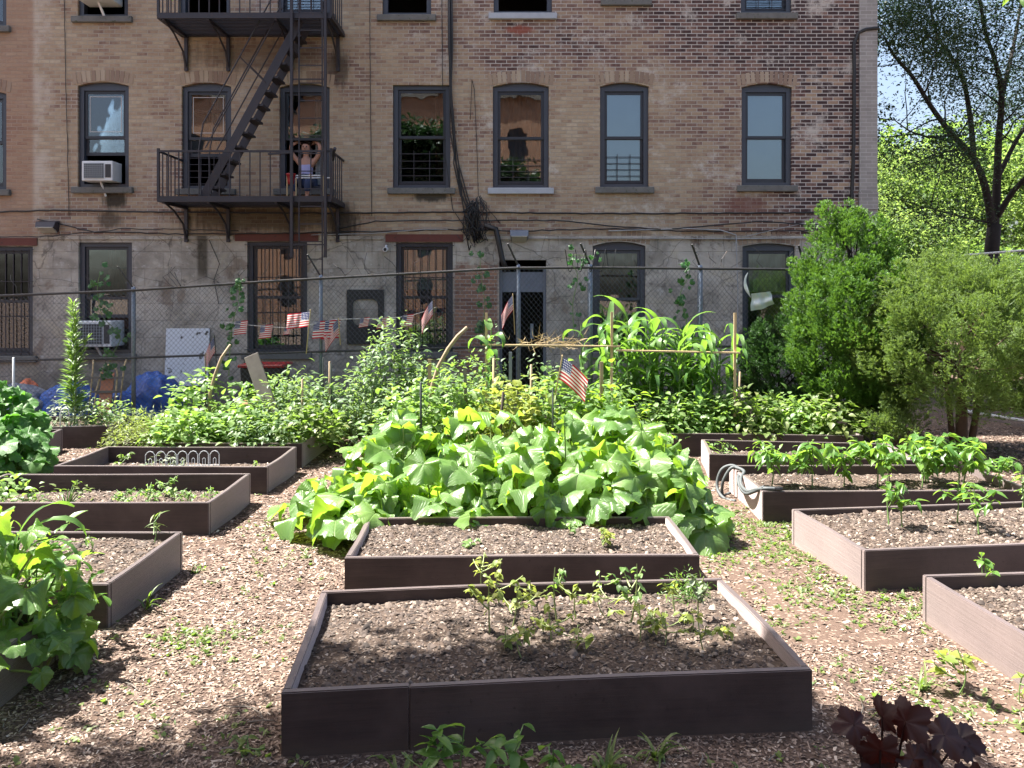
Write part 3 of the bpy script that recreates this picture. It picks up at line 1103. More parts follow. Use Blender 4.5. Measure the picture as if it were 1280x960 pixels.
def flood(x, z, wd, label, housing):
    t = thing('flood_light', (x, WY, z), label, 'wall light')
    b = MB()
    b.add([(-wd / 2, -.16, .07), (wd / 2, -.16, .07), (wd / 2, -.002, .10), (-wd / 2, -.002, .10),
           (-wd / 2 * .95, -.20, -.03), (wd / 2 * .95, -.20, -.03), (wd / 2 * .9, -.002, -.10), (-wd / 2 * .9, -.002, -.10)],
          [(0, 1, 2, 3), (4, 7, 6, 5), (0, 4, 5, 1), (1, 5, 6, 2), (2, 6, 7, 3), (3, 7, 4, 0)])
    b.build('housing', M[housing], t, bevel=.006)
    b = MB()
    b.add([(-wd * .42, -.205, -.035), (wd * .42, -.205, -.035), (wd * .38, -.02, -.13), (-wd * .38, -.02, -.13),
           (-wd * .42, -.19, -.02), (wd * .42, -.19, -.02), (wd * .38, -.02, -.09), (-wd * .38, -.02, -.09)],
          [(0, 3, 2, 1), (0, 1, 5, 4), (1, 2, 6, 5), (2, 3, 7, 6), (3, 0, 4, 7)])
    b.build('lens', M['lens'], t)
    return t


flood(fx(63), fz(283), .36, 'bronze flood light on the wall above the ground floor air conditioner', 'bronze')
flood(fx(649), fz(294), .34, 'grey box flood light on the wall above the dark doorway', 'grey_box')
t = thing('security_camera', (fx(483), WY, fz(310)), 'small white security camera beside the top of a barred window', 'camera')
b = MB()
b.tube([(0, -.001, .04), (0, -.05, .04), (0, -.07, .0)], .018, 8)
b.build('bracket', M['white_metal'], t)
b = MB()
b.tube([(0, .0, -.02), (0, -.08, -.025), (0, -.16, -.035)], [.04, .045, .045], 10)
b.build('body', M['white_metal'], t)
b = MB()
b.tube([(0, -.161, -.035), (0, -.168, -.036)], .03, 10)
b.build('lens', M['ac_dark'], t)


def cable(pts, rad, label, mat='cable', y=-.035, jit=.0, name='cable', sag=True):
    """pts in photo pixels on the wall plane"""
    P = []
    r = random.Random(int(pts[0][0] * 7 + pts[0][1] * 13))
    for (a, b_) in zip(pts[:-1], pts[1:]):
        n = max(2, int(math.hypot(b_[0] - a[0], b_[1] - a[1]) / 9))
        for k in range(n):
            t_ = k / n
            P.append((fx(a[0] + (b_[0] - a[0]) * t_ + r.uniform(-jit, jit)), WY + y + r.uniform(-.01, .01), fz(a[1] + (b_[1] - a[1]) * t_ + r.uniform(-jit, jit))))
    P.append((fx(pts[-1][0]), WY + y, fz(pts[-1][1])))
    mb = MB()
    mb.tube(P, rad, 5)
    o = mb.build(name, M[mat], None, smooth=True)
    return tag(o, label, 'cable', 'cables strung along the brick wall')


cable([(-60, 267), (60, 263), (180, 265), (300, 266), (430, 267), (560, 265), (700, 267), (860, 267), (1010, 266), (1062, 263)], .016, 'thick black cable running level along the wall under the second floor sills', jit=.5)
cable([(48, 274), (120, 290), (230, 293), (420, 291), (560, 287), (640, 289), (760, 286), (900, 290), (1040, 288)], .012, 'black cable sagging along the top edge of the plaster', jit=.7, y=-.05)
cable([(420, 287), (470, 277), (520, 276), (640, 276), (700, 276), (760, 283), (830, 287), (950, 277), (1050, 284)], .012, 'black cable rising and dipping above the flood light over the door', jit=.5, y=-.06)
cable([(390, 294), (470, 292), (530, 287), (560, 287)], .008, 'thin grey cable branching towards the cable tangle', 'cable_grey', y=-.07)
cable([(660, 298), (800, 298), (920, 299), (1030, 297)], .008, 'thin grey conduit line above the shuttered window', 'cable_grey', y=-.05)
cable([(760, 289), (860, 286), (900, 288), (919, 294), (921, 360), (921, 455)], .012, 'grey conduit bending down the plaster behind the fence', 'cable_grey', y=-.06)
cable([(930, 296), (1000, 280), (1030, 284)], .007, 'thin pale wire slanting up beside the corner conifer', 'cable_grey', y=-.06)
cable([(1097, 36), (1082, 37), (1072, 42), (1067, 54), (1067, 120), (1066, 200), (1064, 250), (1060, 270)], .034, 'black drain pipe running down beside the pale corner pier', name='drain_pipe', jit=.3)
cable([(80, -60), (82, 60), (85, 180), (87, 270)], .006, 'thin dark wire dropping between the two window columns above the tarps', y=-.02)
cable([(462, -60), (463, 100), (465, 270)], .006, 'thin wire dropping straight beside the fire escape', y=-.02)
cable([(552, -60), (553, 90), (556, 190), (566, 262), (585, 290)], .007, 'thin wire dropping close beside the thick cable bundle', y=-.02)
cable([(588, 150), (590, 100), (593, 112), (596, 180), (598, 245)], .006, 'loop of thin wire hanging above the cable tangle', y=-.03)
cable([(-20, 296), (60, 296), (160, 286), (300, 289)], .009, 'black cable crossing over the bronze flood light', y=-.08, jit=.8)
cable([(262, 300), (275, 330), (268, 350), (274, 380)], .006, 'bent black wire dangling on the plaster beside a barred window', y=-.02)

bun = thing('cable_bundle', (0, 0, 0), 'bundle of black cables hanging down the wall and ending in a tangle', 'cable')
b = MB()
for k in range(6):
    r = random.Random(k)
    pts = [(560 + k * .9, -70), (561 + k * 1.0, 60), (563 + r.uniform(-1, 2), 120), (565 + r.uniform(-3, 4), 165), (571 + r.uniform(-4, 4), 205), (580 + r.uniform(-5, 5), 245), (590 + r.uniform(-8, 10), 280), (597 + r.uniform(-6, 8), 300)]
    b.tube([(fx(x), WY - .04 - .012 * (k % 3), fz(y)) for x, y in pts], .013, 5)
b.build('strands', M['cable'], bun, smooth=True)
b = MB()
for k in range(34):
    r = random.Random(k + 50)
    x, y = 594 + r.uniform(-9, 9), 250 + r.uniform(-6, 12)
    pts = [(x + (598 - x) * .5, y)]
    for j in range(5):
        x += r.uniform(-9, 9) * .8
        y += r.uniform(4, 17) * (1 if j < 4 else -.6)
        pts.append((x, min(y, 338)))
    b.tube([(fx(px), WY - .03 - r.uniform(0, .12), fz(py)) for px, py in pts], r.choice([.006, .009, .012]), 4)
b.build('tangle', M['cable'], bun, smooth=True)
b = MB()
b.tube([(fx(x), WY - .10, fz(y)) for x, y in ((606, 282), (620, 287), (624, 305), (628, 325), (634, 340))], .05, 7)
b.build('loose_end', M['cable'], bun, smooth=True)

# ------------------------------------------------------------------ fire escape
fe = thing('fire_escape', (0, 0, 0), 'dark iron fire escape with two balconies, a steep stair and a drop ladder', 'fire escape')
FY = WY - 1.02
KF = F / FY
qx = lambda px: (px - CX) / KF
qz = lambda py: E + (HY - py) / KF
X0, X1 = qx(198), qx(414)


def balcony(zd, zr):
    b = MB()
    b.bar((X0, FY, zd), (X1, FY, zd), .05, .065)
    b.bar((X0, WY - .03, zd), (X1, WY - .03, zd), .05, .05)
    for x in (X0, X1):
        b.bar((x, FY, zd), (x, WY, zd), .05, .06)
    n = 12
    for k in range(n + 1):
        y = FY + .05 + (WY - .1 - FY) * k / n
        b.bar((X0, y, zd + .012), (X1, y, zd + .012), .048, .014)
    b.build('platform', M['iron'], fe)
    b = MB()
    for z in (zr, zd + (zr - zd) * .06):
        b.bar((X0, FY, z), (X1, FY, z), .032, .032)
        for x in (X0, X1):
            b.bar((x, FY, z), (x, WY, z), .032, .032)
    n = 17
    for k in range(n + 1):
        x = X0 + (X1 - X0) * k / n
        b.bar((x, FY, zd), (x, FY, zr), .017, .017)
    for x in (X0, X1):
        for k in range(1, 6):
            y = FY + (WY - FY) * k / 6
            b.bar((x, y, zd), (x, y, zr), .017, .017)
    b.bar((X0, FY, zd), (X0, FY, zr + .05), .04, .04)
    b.bar((X1, FY, zd), (X1, FY, zr + .05), .04, .04)
    b.tube([(X1 - .02, FY + .2, zr - .12), (X1 + .05, FY - .04, zr - .02), (X1 + .09, FY - .12, zr + .03)], .03, 6)
    b.build('railing', M['iron'], fe)
    for x in (X0 + .08, X0 + .85, X1 - .95, X1 - .1):
        b = MB()
        b.tube([(x, FY + .04, zd - .03), (x, FY + .45, zd - .14), (x, WY - .18, zd - .34), (x, WY - .04, zd - .62)], [.018, .018, .020, .020], 6)
        b.bar((x, FY, zd - .035), (x, WY, zd - .035), .04, .05)
        b.bar((x, WY - .035, zd - .66), (x, WY - .035, zd), .06, .05)
        b.build('bracket', M['iron'], fe)


ZD1, ZD2 = qz(250), qz(21)
balcony(ZD1, qz(189))
balcony(ZD2, qz(-42))
# stair between the balconies
A, B = Vector((qx(371), FY + .22, ZD2 + .02)), Vector((qx(246), FY + .22, ZD1 + .03))
d = B - A
b = MB()
for dy in (0, .46):
    b.bar(A + Vector((0, dy, 0)), B + Vector((0, dy, 0)), .145, .014, up=(0, 1, 0))
b.build('stringers', M['iron'], fe)
b = MB()
for k in range(1, 13):
    p = A + d * (k / 13)
    b.box((p.x + .055, p.y + .23, p.z - .03), (.17, .44, .035))
b.build('stair_treads', M['iron'], fe)
b = MB()
for dy in (-.01, .47):
    off = Vector((0, dy, .0))
    up_ = Vector((-.50, 0, .50))
    b.tube([A + off + up_ * .9 + d * .02, A + off + up_ * .9 + d * .72, B + off + Vector((-.05, 0, .85)), B + off + Vector((0, 0, .02))], .013, 5)
    b.tube([A + off + up_ * .55 + d * .02, A + off + up_ * .55 + d * .80], .012, 5)
    b.tube([A + off + d * .35, A + off + up_ * .9 + d * .35], .012, 5)
b.build('handrail', M['iron'], fe)
# drop ladder and its guide rails
b = MB()
for px in (365.5, 407.5):
    b.bar((qx(px), FY - .05, qz(-90)), (qx(px), FY - .05, qz(322)), .045, .045)
b.bar((qx(365.5), FY - .05, qz(100)), (qx(407.5), FY - .05, qz(100)), .02, .02)
b.bar((qx(365.5), FY - .05, qz(306)), (qx(407.5), FY - .05, qz(306)), .02, .02)
b.bar((qx(336), FY - .03, qz(193)), (qx(366), FY - .03, qz(191)), .045, .03)
b.build('guide_rails', M['iron'], fe)
b = MB()
for px in (374, 403):
    b.bar((qx(px), FY - .01, qz(-60)), (qx(px), FY - .01, qz(345)), .022, .016)
k = 0
for py in range(-50, 345, 22):
    b.bar((qx(374), FY - .01, qz(py)), (qx(403), FY - .01, qz(py)), .016, .016)
b.build('drop_ladder', M['iron'], fe)

# white tubular frame and red pot on the lower balcony
t = thing('tubular_frame', (qx(377), FY + .30, ZD1 + .02), 'pale tubular frame standing on the lower fire escape balcony before the seated person', 'frame')
b = MB()
hh = .44
for x, y in ((-.33, 0), (.30, 0), (-.25, .28), (.38, .28)):
    b = MB()
    b.tube([(x, y, 0), (x, y, hh)], .013, 6)
    b.build('leg', M['lath'], t)
b = MB()
b.tube([(-.33, 0, hh), (.30, 0, hh)], .013, 6)
b.tube([(-.25, .28, hh), (.38, .28, hh)], .012, 6)
b.build('top_bar', M['white_metal'], t)
t = thing('flower_pot', (qx(361.5), FY + .06, qz(229)), 'small red pot hooked on the balcony rail next to the seated person', 'pot')
b = MB()
b.tube([(0, .05, 0), (0, .05, .06), (0, .05, .15), (0, .05, .155), (0, .05, .18)], [.055, .06, .075, .085, .085], 14)
b.build('pot', M['red_plastic'], t, smooth=True)
b = MB()
b.tube([(0, .05, .17), (0, .0, .22), (0, -.04, .20)], .008, 5)
b.build('hook', M['iron'], t)


# ------------------------------------------------------------------ person seated in the open window
def skin_mesh(name, nodes, edges, levels=2, root=0):
    me = bpy.data.meshes.new(name)
    me.from_pydata([n[0] for n in nodes], edges, [])
    o = bpy.data.objects.new(name, me)
    COL.objects.link(o)
    o.modifiers.new('skin', 'SKIN').use_smooth_shade = True
    sv = me.skin_vertices[0].data
    for i, n in enumerate(nodes):
        r = n[1]
        sv[i].radius = (r, r) if not isinstance(r, tuple) else r
        sv[i].use_root = (i == root)
    ss = o.modifiers.new('sub', 'SUBSURF')
    ss.levels = ss.render_levels = levels
    dg = bpy.context.evaluated_depsgraph_get()
    ev = o.evaluated_get(dg)
    res = bpy.data.meshes.new_from_object(ev)
    bpy.data.objects.remove(o)
    res.name = name
    return res


per = thing('person', (fx(380), WY + .09, fz(236) + .03), 'person in lavender tank top seated in the open window, arms raised behind the head', 'person')
# pelvis at the origin on the sill, facing -y
N_ = [((0, .06, .10), .135), ((0, .07, .24), .115), ((0, .07, .38), .125), ((0, .07, .49), .115), ((0, .065, .565), .055), ((0, .05, .625), .050),
      ((0, .045, .70), .085), ((0, .045, .775), .088), ((0, .055, .83), .055)]
E_ = [(i, i + 1) for i in range(8)]
for s in (-1, 1):
    o0 = len(N_)
    N_ += [((s * .155, .075, .50), .055), ((s * .26, .03, .64), .045), ((s * .275, .02, .78), .038), ((s * .18, .09, .86), .030), ((s * .125, .13, .855), .030), ((s * .085, .15, .85), .026)]
    E_ += [(3, o0)] + [(o0 + k, o0 + k + 1) for k in range(5)]
    h = o0 + 4
    for q in range(4):
        f0 = len(N_)
        zz = .88 - q * .02
        N_ += [((s * .09, .155, zz), .0095), ((s * (.060 - .006 * q), .165, zz), .009), ((s * .035, .168, zz - .006), .008)]
        E_ += [(h, f0), (f0, f0 + 1), (f0 + 1, f0 + 2)]
    f0 = len(N_)
    N_ += [((s * .115, .10, .83), .010), ((s * .10, .085, .815), .009)]
    E_ += [(h, f0), (f0, f0 + 1)]
    g0 = len(N_)
    N_ += [((s * .10, -.02, .095), .088), ((s * .13, -.28, .105), .062), ((s * .13, -.35, .02), .055), ((s * .125, -.35, -.14), .042), ((s * .125, -.345, -.205), .036), ((s * .13, -.44, -.215), .030)]
    E_ += [(0, g0)] + [(g0 + k, g0 + k + 1) for k in range(5)]
body = skin_mesh('body', N_, E_)
body.materials.append(M['skin'])
bo = link('body', body, per)
# face
b = MB()
b.tube([(0, -.045, .755), (0, -.066, .722), (0, -.052, .712)], [.008, .016, .010], 6)
b.build('nose', M['skin'], per, smooth=True)
for s in (-1, 1):
    b = MB()
    b.tube([(s * .032, -.030, .757), (s * .032, -.043, .757)], [.013, .008], 8)
    b.build('eye', M['eye'], per)
b = MB()
b.tube([(-.026, -.040, .682), (0, -.050, .680), (.026, -.040, .682)], [.004, .008, .004], 6)
b.build('mouth', M['lip'], per, smooth=True)
hm = skin_mesh('hair', [((0, .108, .80), .086), ((0, .13, .73), .10), ((0, .13, .62), .105), ((0, .135, .52), .08), ((.092, .075, .73), .030), ((.10, .08, .62), .030), ((-.092, .075, .73), .030), ((-.10, .08, .62), .030), ((0, .075, .848), .040)],
               [(0, 1), (1, 2), (2, 3), (1, 4), (4, 5), (1, 6), (6, 7), (0, 8)])
hm.materials.append(M['hair'])
link('hair', hm, per)
tm = skin_mesh('tank_top', [((0, .06, .08), .145), ((0, .07, .24), .128), ((0, .07, .37), .138), ((0, .075, .48), .124), ((.10, .075, .56), .030), ((-.10, .075, .56), .030)],
               [(0, 1), (1, 2), (2, 3), (3, 4), (3, 5)])
tm.materials.append(M['tank'])
link('tank_top', tm, per)
pn = [((0, .06, .07), .15)]
pe = []
for s in (-1, 1):
    g0 = len(pn)
    pn += [((s * .10, -.02, .095), .100), ((s * .13, -.28, .105), .074), ((s * .13, -.355, .02), .066), ((s * .125, -.352, -.13), .055)]
    pe += [(0, g0), (g0, g0 + 1), (g0 + 1, g0 + 2), (g0 + 2, g0 + 3)]
pm = skin_mesh('trousers', pn, pe)
pm.materials.append(M['denim'])
link('trousers', pm, per)

# ------------------------------------------------------------------ chain-link fences
def fence(ptsb, tops, post_px, label, name_mat='rail', mesh_step=.072, top_mat='rail', mid=True, arms=True, low=0.0, end_posts=True):
    """ptsb: list of (x,y) along the ground; tops: height at each; posts at fractions"""
    t = thing('chain_link_fence', (0, 0, 0), label, 'fence')
    P = [Vector((x, y, 0)) for x, y in ptsb]
    L = [0]
    for a, c in zip(P[:-1], P[1:]):
        L.append(L[-1] + (c - a).length)

    def at(s, z=0.0, frac=None):
        s = max(0, min(L[-1], s))
        for i in range(len(P) - 1):
            if s <= L[i + 1] + 1e-9:
                q = (s - L[i]) / (L[i + 1] - L[i])
                p = P[i].lerp(P[i + 1], q)
                h = tops[i] + (tops[i + 1] - tops[i]) * q
                return Vector((p.x, p.y, h * frac if frac is not None else z)), h
    n = 60
    b = MB()
    b.tube([at(L[-1] * k / n, frac=1)[0] for k in range(n + 1)], .020, 7)
    b.build('top_rail', M[top_mat], t, smooth=True)
    if mid:
        b = MB()
        b.tube([at(L[-1] * k / n, frac=.52)[0] + Vector((0, .02, 0)) for k in range(n + 1)], .019, 6)
        b.build('middle_rail', M[name_mat], t, smooth=True)
    b = MB()
    b.tube([at(L[-1] * k / n, frac=.035)[0] + Vector((0, .02, 0)) for k in range(n + 1)], .016 if not low else .03, 6)
    b.build('bottom_rail', M[top_mat if low else name_mat], t, smooth=True)
    for (s, r, m_) in post_px:
        b = MB()
        p, h = at(s)
        b.tube([(p.x, p.y + .05, -.1), (p.x, p.y + .05, h + .04), (p.x, p.y + .05, h + .06)], [r, r, r * .5], 9)
        b.build('post', M[m_], t, smooth=True)
        if arms:
            b = MB()
            b.bar((p.x, p.y + .05, h + .03), (p.x - .16, p.y - .12, h + .36), .03, .012)
            b.build('barbed_wire_arm', M['rail'], t)
    # woven wire: two families of slanted lines with a slight zigzag
    b = MB()
    hm_ = max(tops)
    rr = .0023
    for fam in (1, -1):
        s = -hm_
        while s < L[-1] + hm_:
            q = []
            for k in range(13):
                fr = .03 + .96 * k / 12
                ss = s + fam * fr * 2.05
                if 0 <= ss <= L[-1]:
                    q.append(at(ss, frac=fr)[0] + Vector((0, .004 * fam, 0)))
            if len(q) >= 2:
                b.tube([q[0], q[-1]] if len(P) == 2 else q, rr, 3, cap=False)
            s += mesh_step
    o = b.build('wire_mesh', M['wire'], t)
    return t, at, L


FEY = 12.2
fpx = lambda px: (px - CX) * FEY / F
ftop = lambda py: E - (py - HY) * FEY / F
xs_ = [-130, 165, 330, 640, 745, 1010]
ty = [375, 363, 352, 335, 334.5, 337]
pts_ = [(fpx(x), FEY) for x in xs_]
x_s = pts_[0][0]
fence_back, fat, FL = fence(pts_, [ftop(y) for y in ty], [(fpx(165) - x_s, .032, 'steel'), (fpx(400) - x_s, .030, 'steel'), (fpx(648) - x_s, .030, 'steel'),
                            (fpx(738) - x_s, .04, 'steel'), (fpx(876) - x_s, .04, 'steel'), (fpx(-120) - x_s, .03, 'steel'), (fpx(1008) - x_s, .04, 'steel')],
                            'long rusty chain link fence running in front of the brick building')
# loops of razor wire and loose wires on its top, as parts of the fence
b = MB()
pts = []
for k in range(160):
    a = k / 160
    th = a * 2 * PI * 5
    x = fpx(706) + (fpx(770) - fpx(706)) * a
    pts.append((x, FEY + .10 * math.sin(th), ftop(334) + .10 + .17 * math.cos(th)))
b.tube(pts, .006, 4)
b.build('razor_wire', M['cable'], fence_back)
r = random.Random(4)
for k in range(26):
    b = MB()
    x = r.uniform(-20, 1000)
    z = fat(fpx(x) - x_s, frac=1)[0].z
    q = [(fpx(x), FEY, z)]
    for j in range(3):
        l = q[-1]
        q.append((l[0] + r.uniform(-.12, .12), l[1] + r.uniform(-.05, .05), l[2] + r.uniform(.02, .13)))
    b.tube(q, .0045, 4)
    b.build('loose_wire', M['rail'], fence_back)

A2, B2 = wp(1206, 520, 13.6), wp(1500, 545, 10.2)
fence([(A2.x, A2.y), (B2.x, B2.y)], [2.72, 2.80], [(1.9, .03, 'steel'), (3.8, .03, 'steel')],
      'bright chain link fence with a shiny top rail behind the shrubs', top_mat='white_rail', mid=False, arms=False, low=1)
# ------------------------------------------------------------------ raised beds
T_CHIP = (np.array([(-.5, -.5, 0), (.5, -.42, .05), (.42, .5, -.04), (-.46, .4, .06)]), np.array([(0, 1, 2, 3)]), None)
T_CLOD = (np.array([(-.5, -.4, 0), (.5, -.5, 0), (.45, .5, 0), (-.4, .45, 0), (-.2, -.2, .45), (.25, -.15, .4), (.15, .25, .5), (-.2, .15, .38)]),
          np.array([(0, 1, 5, 4), (1, 2, 6, 5), (2, 3, 7, 6), (3, 0, 4, 7), (4, 5, 6, 7)]), None)


def flat_rot(n, tilt, rng=RNG):
    a = rng.uniform(0, 2 * PI, n)
    d = np.stack([np.cos(a), np.sin(a), rng.normal(0, tilt, n)], -1)
    up = np.stack([rng.normal(0, tilt, n), rng.normal(0, tilt, n), np.ones(n)], -1)
    return frames(d, up)


BEDS = {}


def raised_bed(key, x, y, rz, W, D, soil, label, H=.286, dens=900, mat='soil', uneven=.018):
    """x,y: the near corner on the camera's left; the long side runs along local x"""
    t = thing('raised_bed', (x, y, 0), label, 'raised bed', None, math.radians(rz))
    tk = .04
    r = random.Random(hash(key) % 1000 if not isinstance(key, int) else key)
    fronts = [((0, 0), (W, tk))] if key != 'front' else [((0, 0), (.575, tk)), ((.5765, .0015), (W, tk + .0015))]
    for (a, c) in (*fronts, ((0, D - tk), (W, D)), ((0, tk + .001), (tk, D - tk - .001)), ((W - tk, tk + .001), (W, D - tk - .001))):
        me = bmesh.new()
        nseg = 10
        ax = 0 if (c[0] - a[0]) > (c[1] - a[1]) else 1
        ret = bmesh.ops.create_cube(me, size=1)
        for v in me.verts:
            v.co.x = a[0] if v.co.x < 0 else c[0]
            v.co.y = a[1] if v.co.y < 0 else c[1]
            v.co.z = -.05 if v.co.z < 0 else H
        ed = [e for e in me.edges if abs((e.verts[0].co - e.verts[1].co)[ax]) > .5]
        bmesh.ops.subdivide_edges(me, edges=ed, cuts=nseg)
        ph, am = r.uniform(0, 6), r.uniform(.002, .005)
        ln = W if ax == 0 else D
        for v in me.verts:
            s = v.co[ax] / ln
            bow = am * math.sin(s * PI * r.choice([1, 1]) + 0) * 1.6
            v.co[1 - ax] += bow * math.sin(s * PI)
            if v.co.z > 0:
                v.co.z += am * .8 * math.sin(s * 5 + ph)
        bmesh.ops.recalc_face_normals(me, faces=me.faces[:])
        sh = [e for e in me.edges if len(e.link_faces) == 2 and e.calc_face_angle(0) > .8]
        bmesh.ops.bevel(me, geom=sh, offset=.005, segments=2, affect='EDGES', clamp_overlap=True)
        m2 = bpy.data.meshes.new('board')
        me.to_mesh(m2)
        me.free()
        m2.materials.append(M['bed'])
        link('board', m2, t)
    nx_, ny_ = int(W * 26), int(D * 26)
    gx_, gy_ = np.linspace(tk - .004, W - tk + .004, nx_), np.linspace(tk - .004, D - tk + .004, ny_)
    xx, yy = np.meshgrid(gx_, gy_)
    sd_ = sum(map(ord, str(key)))

    def sz(px_, py_):
        p = np.stack([px_ * 3.2, py_ * 3.2, np.full_like(px_, sd_ * .37)], -1)
        p2 = p * 3.1
        e = np.minimum(np.minimum(px_, W - px_), np.minimum(py_, D - py_))
        return soil + uneven * (vnoise(p.reshape(-1, 3), sd_, 3).reshape(px_.shape) + .6 * vnoise(p2.reshape(-1, 3), sd_ + 1, 3).reshape(px_.shape)) - .012 * np.exp(-e / .06)
    zz = sz(xx, yy)
    ii = np.arange(nx_ * ny_).reshape(ny_, nx_)
    ff = np.stack([ii[:-1, :-1], ii[:-1, 1:], ii[1:, 1:], ii[1:, :-1]], -1).reshape(-1, 4)
    blocks = [(np.stack([xx, yy, zz], -1).reshape(-1, 3), ff, None, 0)]
    n = int(dens * W * D)
    if n:
        px_, py_ = RNG.uniform(.05, W - .05, n), RNG.uniform(.05, D - .05, n)
        loc = np.stack([px_, py_, sz(px_, py_) + .003], -1)
        s = np.stack([RNG.gamma(3, .0028, n) + .002, RNG.gamma(3, .0062, n) + .004, np.full(n, .014)], -1)
        blocks.append(inst(T_CHIP, loc, flat_rot(n, .28), s, 1)[:3] + (1 if False else 2,))
        n2 = n // 2
        px_, py_ = RNG.uniform(.05, W - .05, n2), RNG.uniform(.05, D - .05, n2)
        loc = np.stack([px_, py_, sz(px_, py_) - .002], -1)
        s = RNG.gamma(2.2, .0058, n2) + .004
        blocks.append(inst(T_CLOD, loc, flat_rot(n2, .3), s, 2)[:3] + (2,))
    np_object('soil', blocks, [M[mat], M['chips'], M['clods']], t, smooth=True)
    R = Matrix.Rotation(math.radians(rz), 2)
    BEDS[key] = (Vector((x, y)), R, W, D, sz)
    return t


def on_bed(key, u, v):
    """a point on the soil of a bed, u,v in 0..1 along its length and depth"""
    o, R, W, D, sz = BEDS[key]
    p = o + R @ Vector((u * W, v * D))
    return (p.x, p.y, float(sz(np.array([u * W]), np.array([v * D]))[0]) - .01)


raised_bed('front', -1.045, 3.655, 5.2, 2.50, 1.27, .215, 'nearest raised bed of dark brown boards with sparse pale seedlings in bare soil', dens=1700, uneven=.024)
raised_bed('second', -1.145, 5.52, 1.2, 2.44, .98, .235, 'raised bed of bare soil between the nearest bed and the big squash leaves', dens=2000)
raised_bed('squash', -1.25, 6.78, 1.5, 2.60, 1.25, .22, 'raised bed buried under the sprawling squash plants', dens=200)
raised_bed('beans', -1.35, 9.05, 0, 2.7, 1.2, .22, 'raised bed of staked bean plants behind the squash patch', dens=200)
raised_bed('tomato', -2.36, 11.65, 3, 2.40, .42, .22, 'short raised bed under the bushy tomato plants by the fence', dens=200)
raised_bed('left1', -5.03, 3.42, 0, 2.44, 1.2, .20, 'raised bed half hidden by the big leaf plant nearest the camera', dens=900)
raised_bed('left2', -4.97, 5.06, -1, 2.46, 1.10, .235, 'raised bed of chippy soil next to the near big leaf plant', dens=1600)
raised_bed('left3', -5.05, 6.95, 0, 2.44, 1.12, .12, 'raised bed with low soil and a patch of small herbs beside the path', dens=1200)
raised_bed('left4', -4.78, 8.42, -1, 2.24, 1.08, .10, 'raised bed with low soil and a white wire border inside', dens=900)
raised_bed('left5', -4.75, 9.74, -2, 2.24, 1.16, .22, 'raised bed filled with lush mixed greens behind the white wire border bed', dens=300)
raised_bed('far1', -7.95, 9.1, 8, 2.2, 1.32, .2, 'raised bed under the collard mound along the outer path', dens=300)
raised_bed('far2', -7.75, 10.62, 8, 2.3, 1.0, .22, 'raised bed of silvery herbs before the blue tarps', dens=300)
raised_bed('right1', 2.72, 3.95, 4, 2.44, 1.24, .225, 'pinkish brown raised bed cut by the picture edge with one small seedling', dens=1800)
raised_bed('right2', 2.47, 5.66, 7, 2.46, 1.10, .235, 'raised bed with three young leggy plants in chippy soil', dens=1600)
raised_bed('right3', 2.28, 7.36, 0, 2.5, 1.12, .21, 'raised bed of bushy pepper plants with a hose over its end', dens=900)
raised_bed('right4', 2.20, 9.02, -8, 2.2, .95, .17, 'raised bed of little pale plants between the peppers and the leafy vines', dens=700)
raised_bed('right5', 1.95, 10.35, -3, 2.5, .95, .22, 'raised bed overrun by leafy vines before the corn', dens=200)
raised_bed('corn', .65, 11.2, 0, 2.9, .85, .22, 'raised bed of tall corn inside a lath frame', dens=200)


# ------------------------------------------------------------------ wood chips, litter and weeds on the ground
def in_bed(x, y, pad=.02):
    m = np.zeros(len(x), bool)
    for o, R, W, D, sz in BEDS.values():
        Ri = R.transposed()
        dx, dy = x - o.x, y - o.y
        u = Ri[0][0] * dx + Ri[0][1] * dy
        v = Ri[1][0] * dx + Ri[1][1] * dy
        m |= (u > -pad) & (u < W + pad) & (v > -pad) & (v < D + pad)
    return m


def scatter_xy(n, near, far, wid=.72):
    y = near + (far - near) * RNG.uniform(0, 1, n) ** 1.35
    x = RNG.uniform(-1, 1, n) * y * wid
    k = ~in_bed(x, y)
    return x[k], y[k]


x, y = scatter_xy(230000, 2.9, 12.5)
bare = vnoise(np.stack([x * 1.1, y * 1.1, np.zeros(len(x))], -1), 77, 4) + .9 * np.exp(-((x - 2.0) / .45) ** 2) * (y > 4.8) * (y < 8.5)
k = RNG.uniform(0, 1, len(x)) > np.clip(.35 + 1.1 * bare, .08, .90)
x, y = x[k], y[k]
n = len(x)
loc = np.stack([x, y, ground_z(x, y) + .004], -1)
s = np.stack([RNG.gamma(3, .0026, n) + .0025, RNG.gamma(2.6, .0082, n) + .005, np.full(n, .02)], -1)
s *= np.clip(y / 5, .8, 1.4)[:, None]
tag(np_object('wood_chips', [inst(T_CHIP, loc, flat_rot(n, .22), s)], M['chips']), 'pale wood chips strewn over the garden paths', 'wood chips', kind='stuff')

# twigs
b = MB()
r = random.Random(8)
tw = 0
while tw < 150:
    yy_ = r.uniform(3.2, 9)
    xx_ = r.uniform(-.68, .68) * yy_
    if in_bed(np.array([xx_]), np.array([yy_]), .1)[0]:
        continue
    a, l = r.uniform(0, PI), r.uniform(.04, .16)
    z = float(ground_z(np.array([xx_]), np.array([yy_]))[0]) + .012
    b.tube([(xx_, yy_, z), (xx_ + math.cos(a) * l * .5 + .01, yy_ + math.sin(a) * l * .5, z + .006), (xx_ + math.cos(a) * l, yy_ + math.sin(a) * l, z)], [.003, .0035, .002], 4)
    tw += 1
tag(b.build('twigs', M['grey_wood']), 'thin broken twigs lying among the chips', 'twigs', kind='stuff')

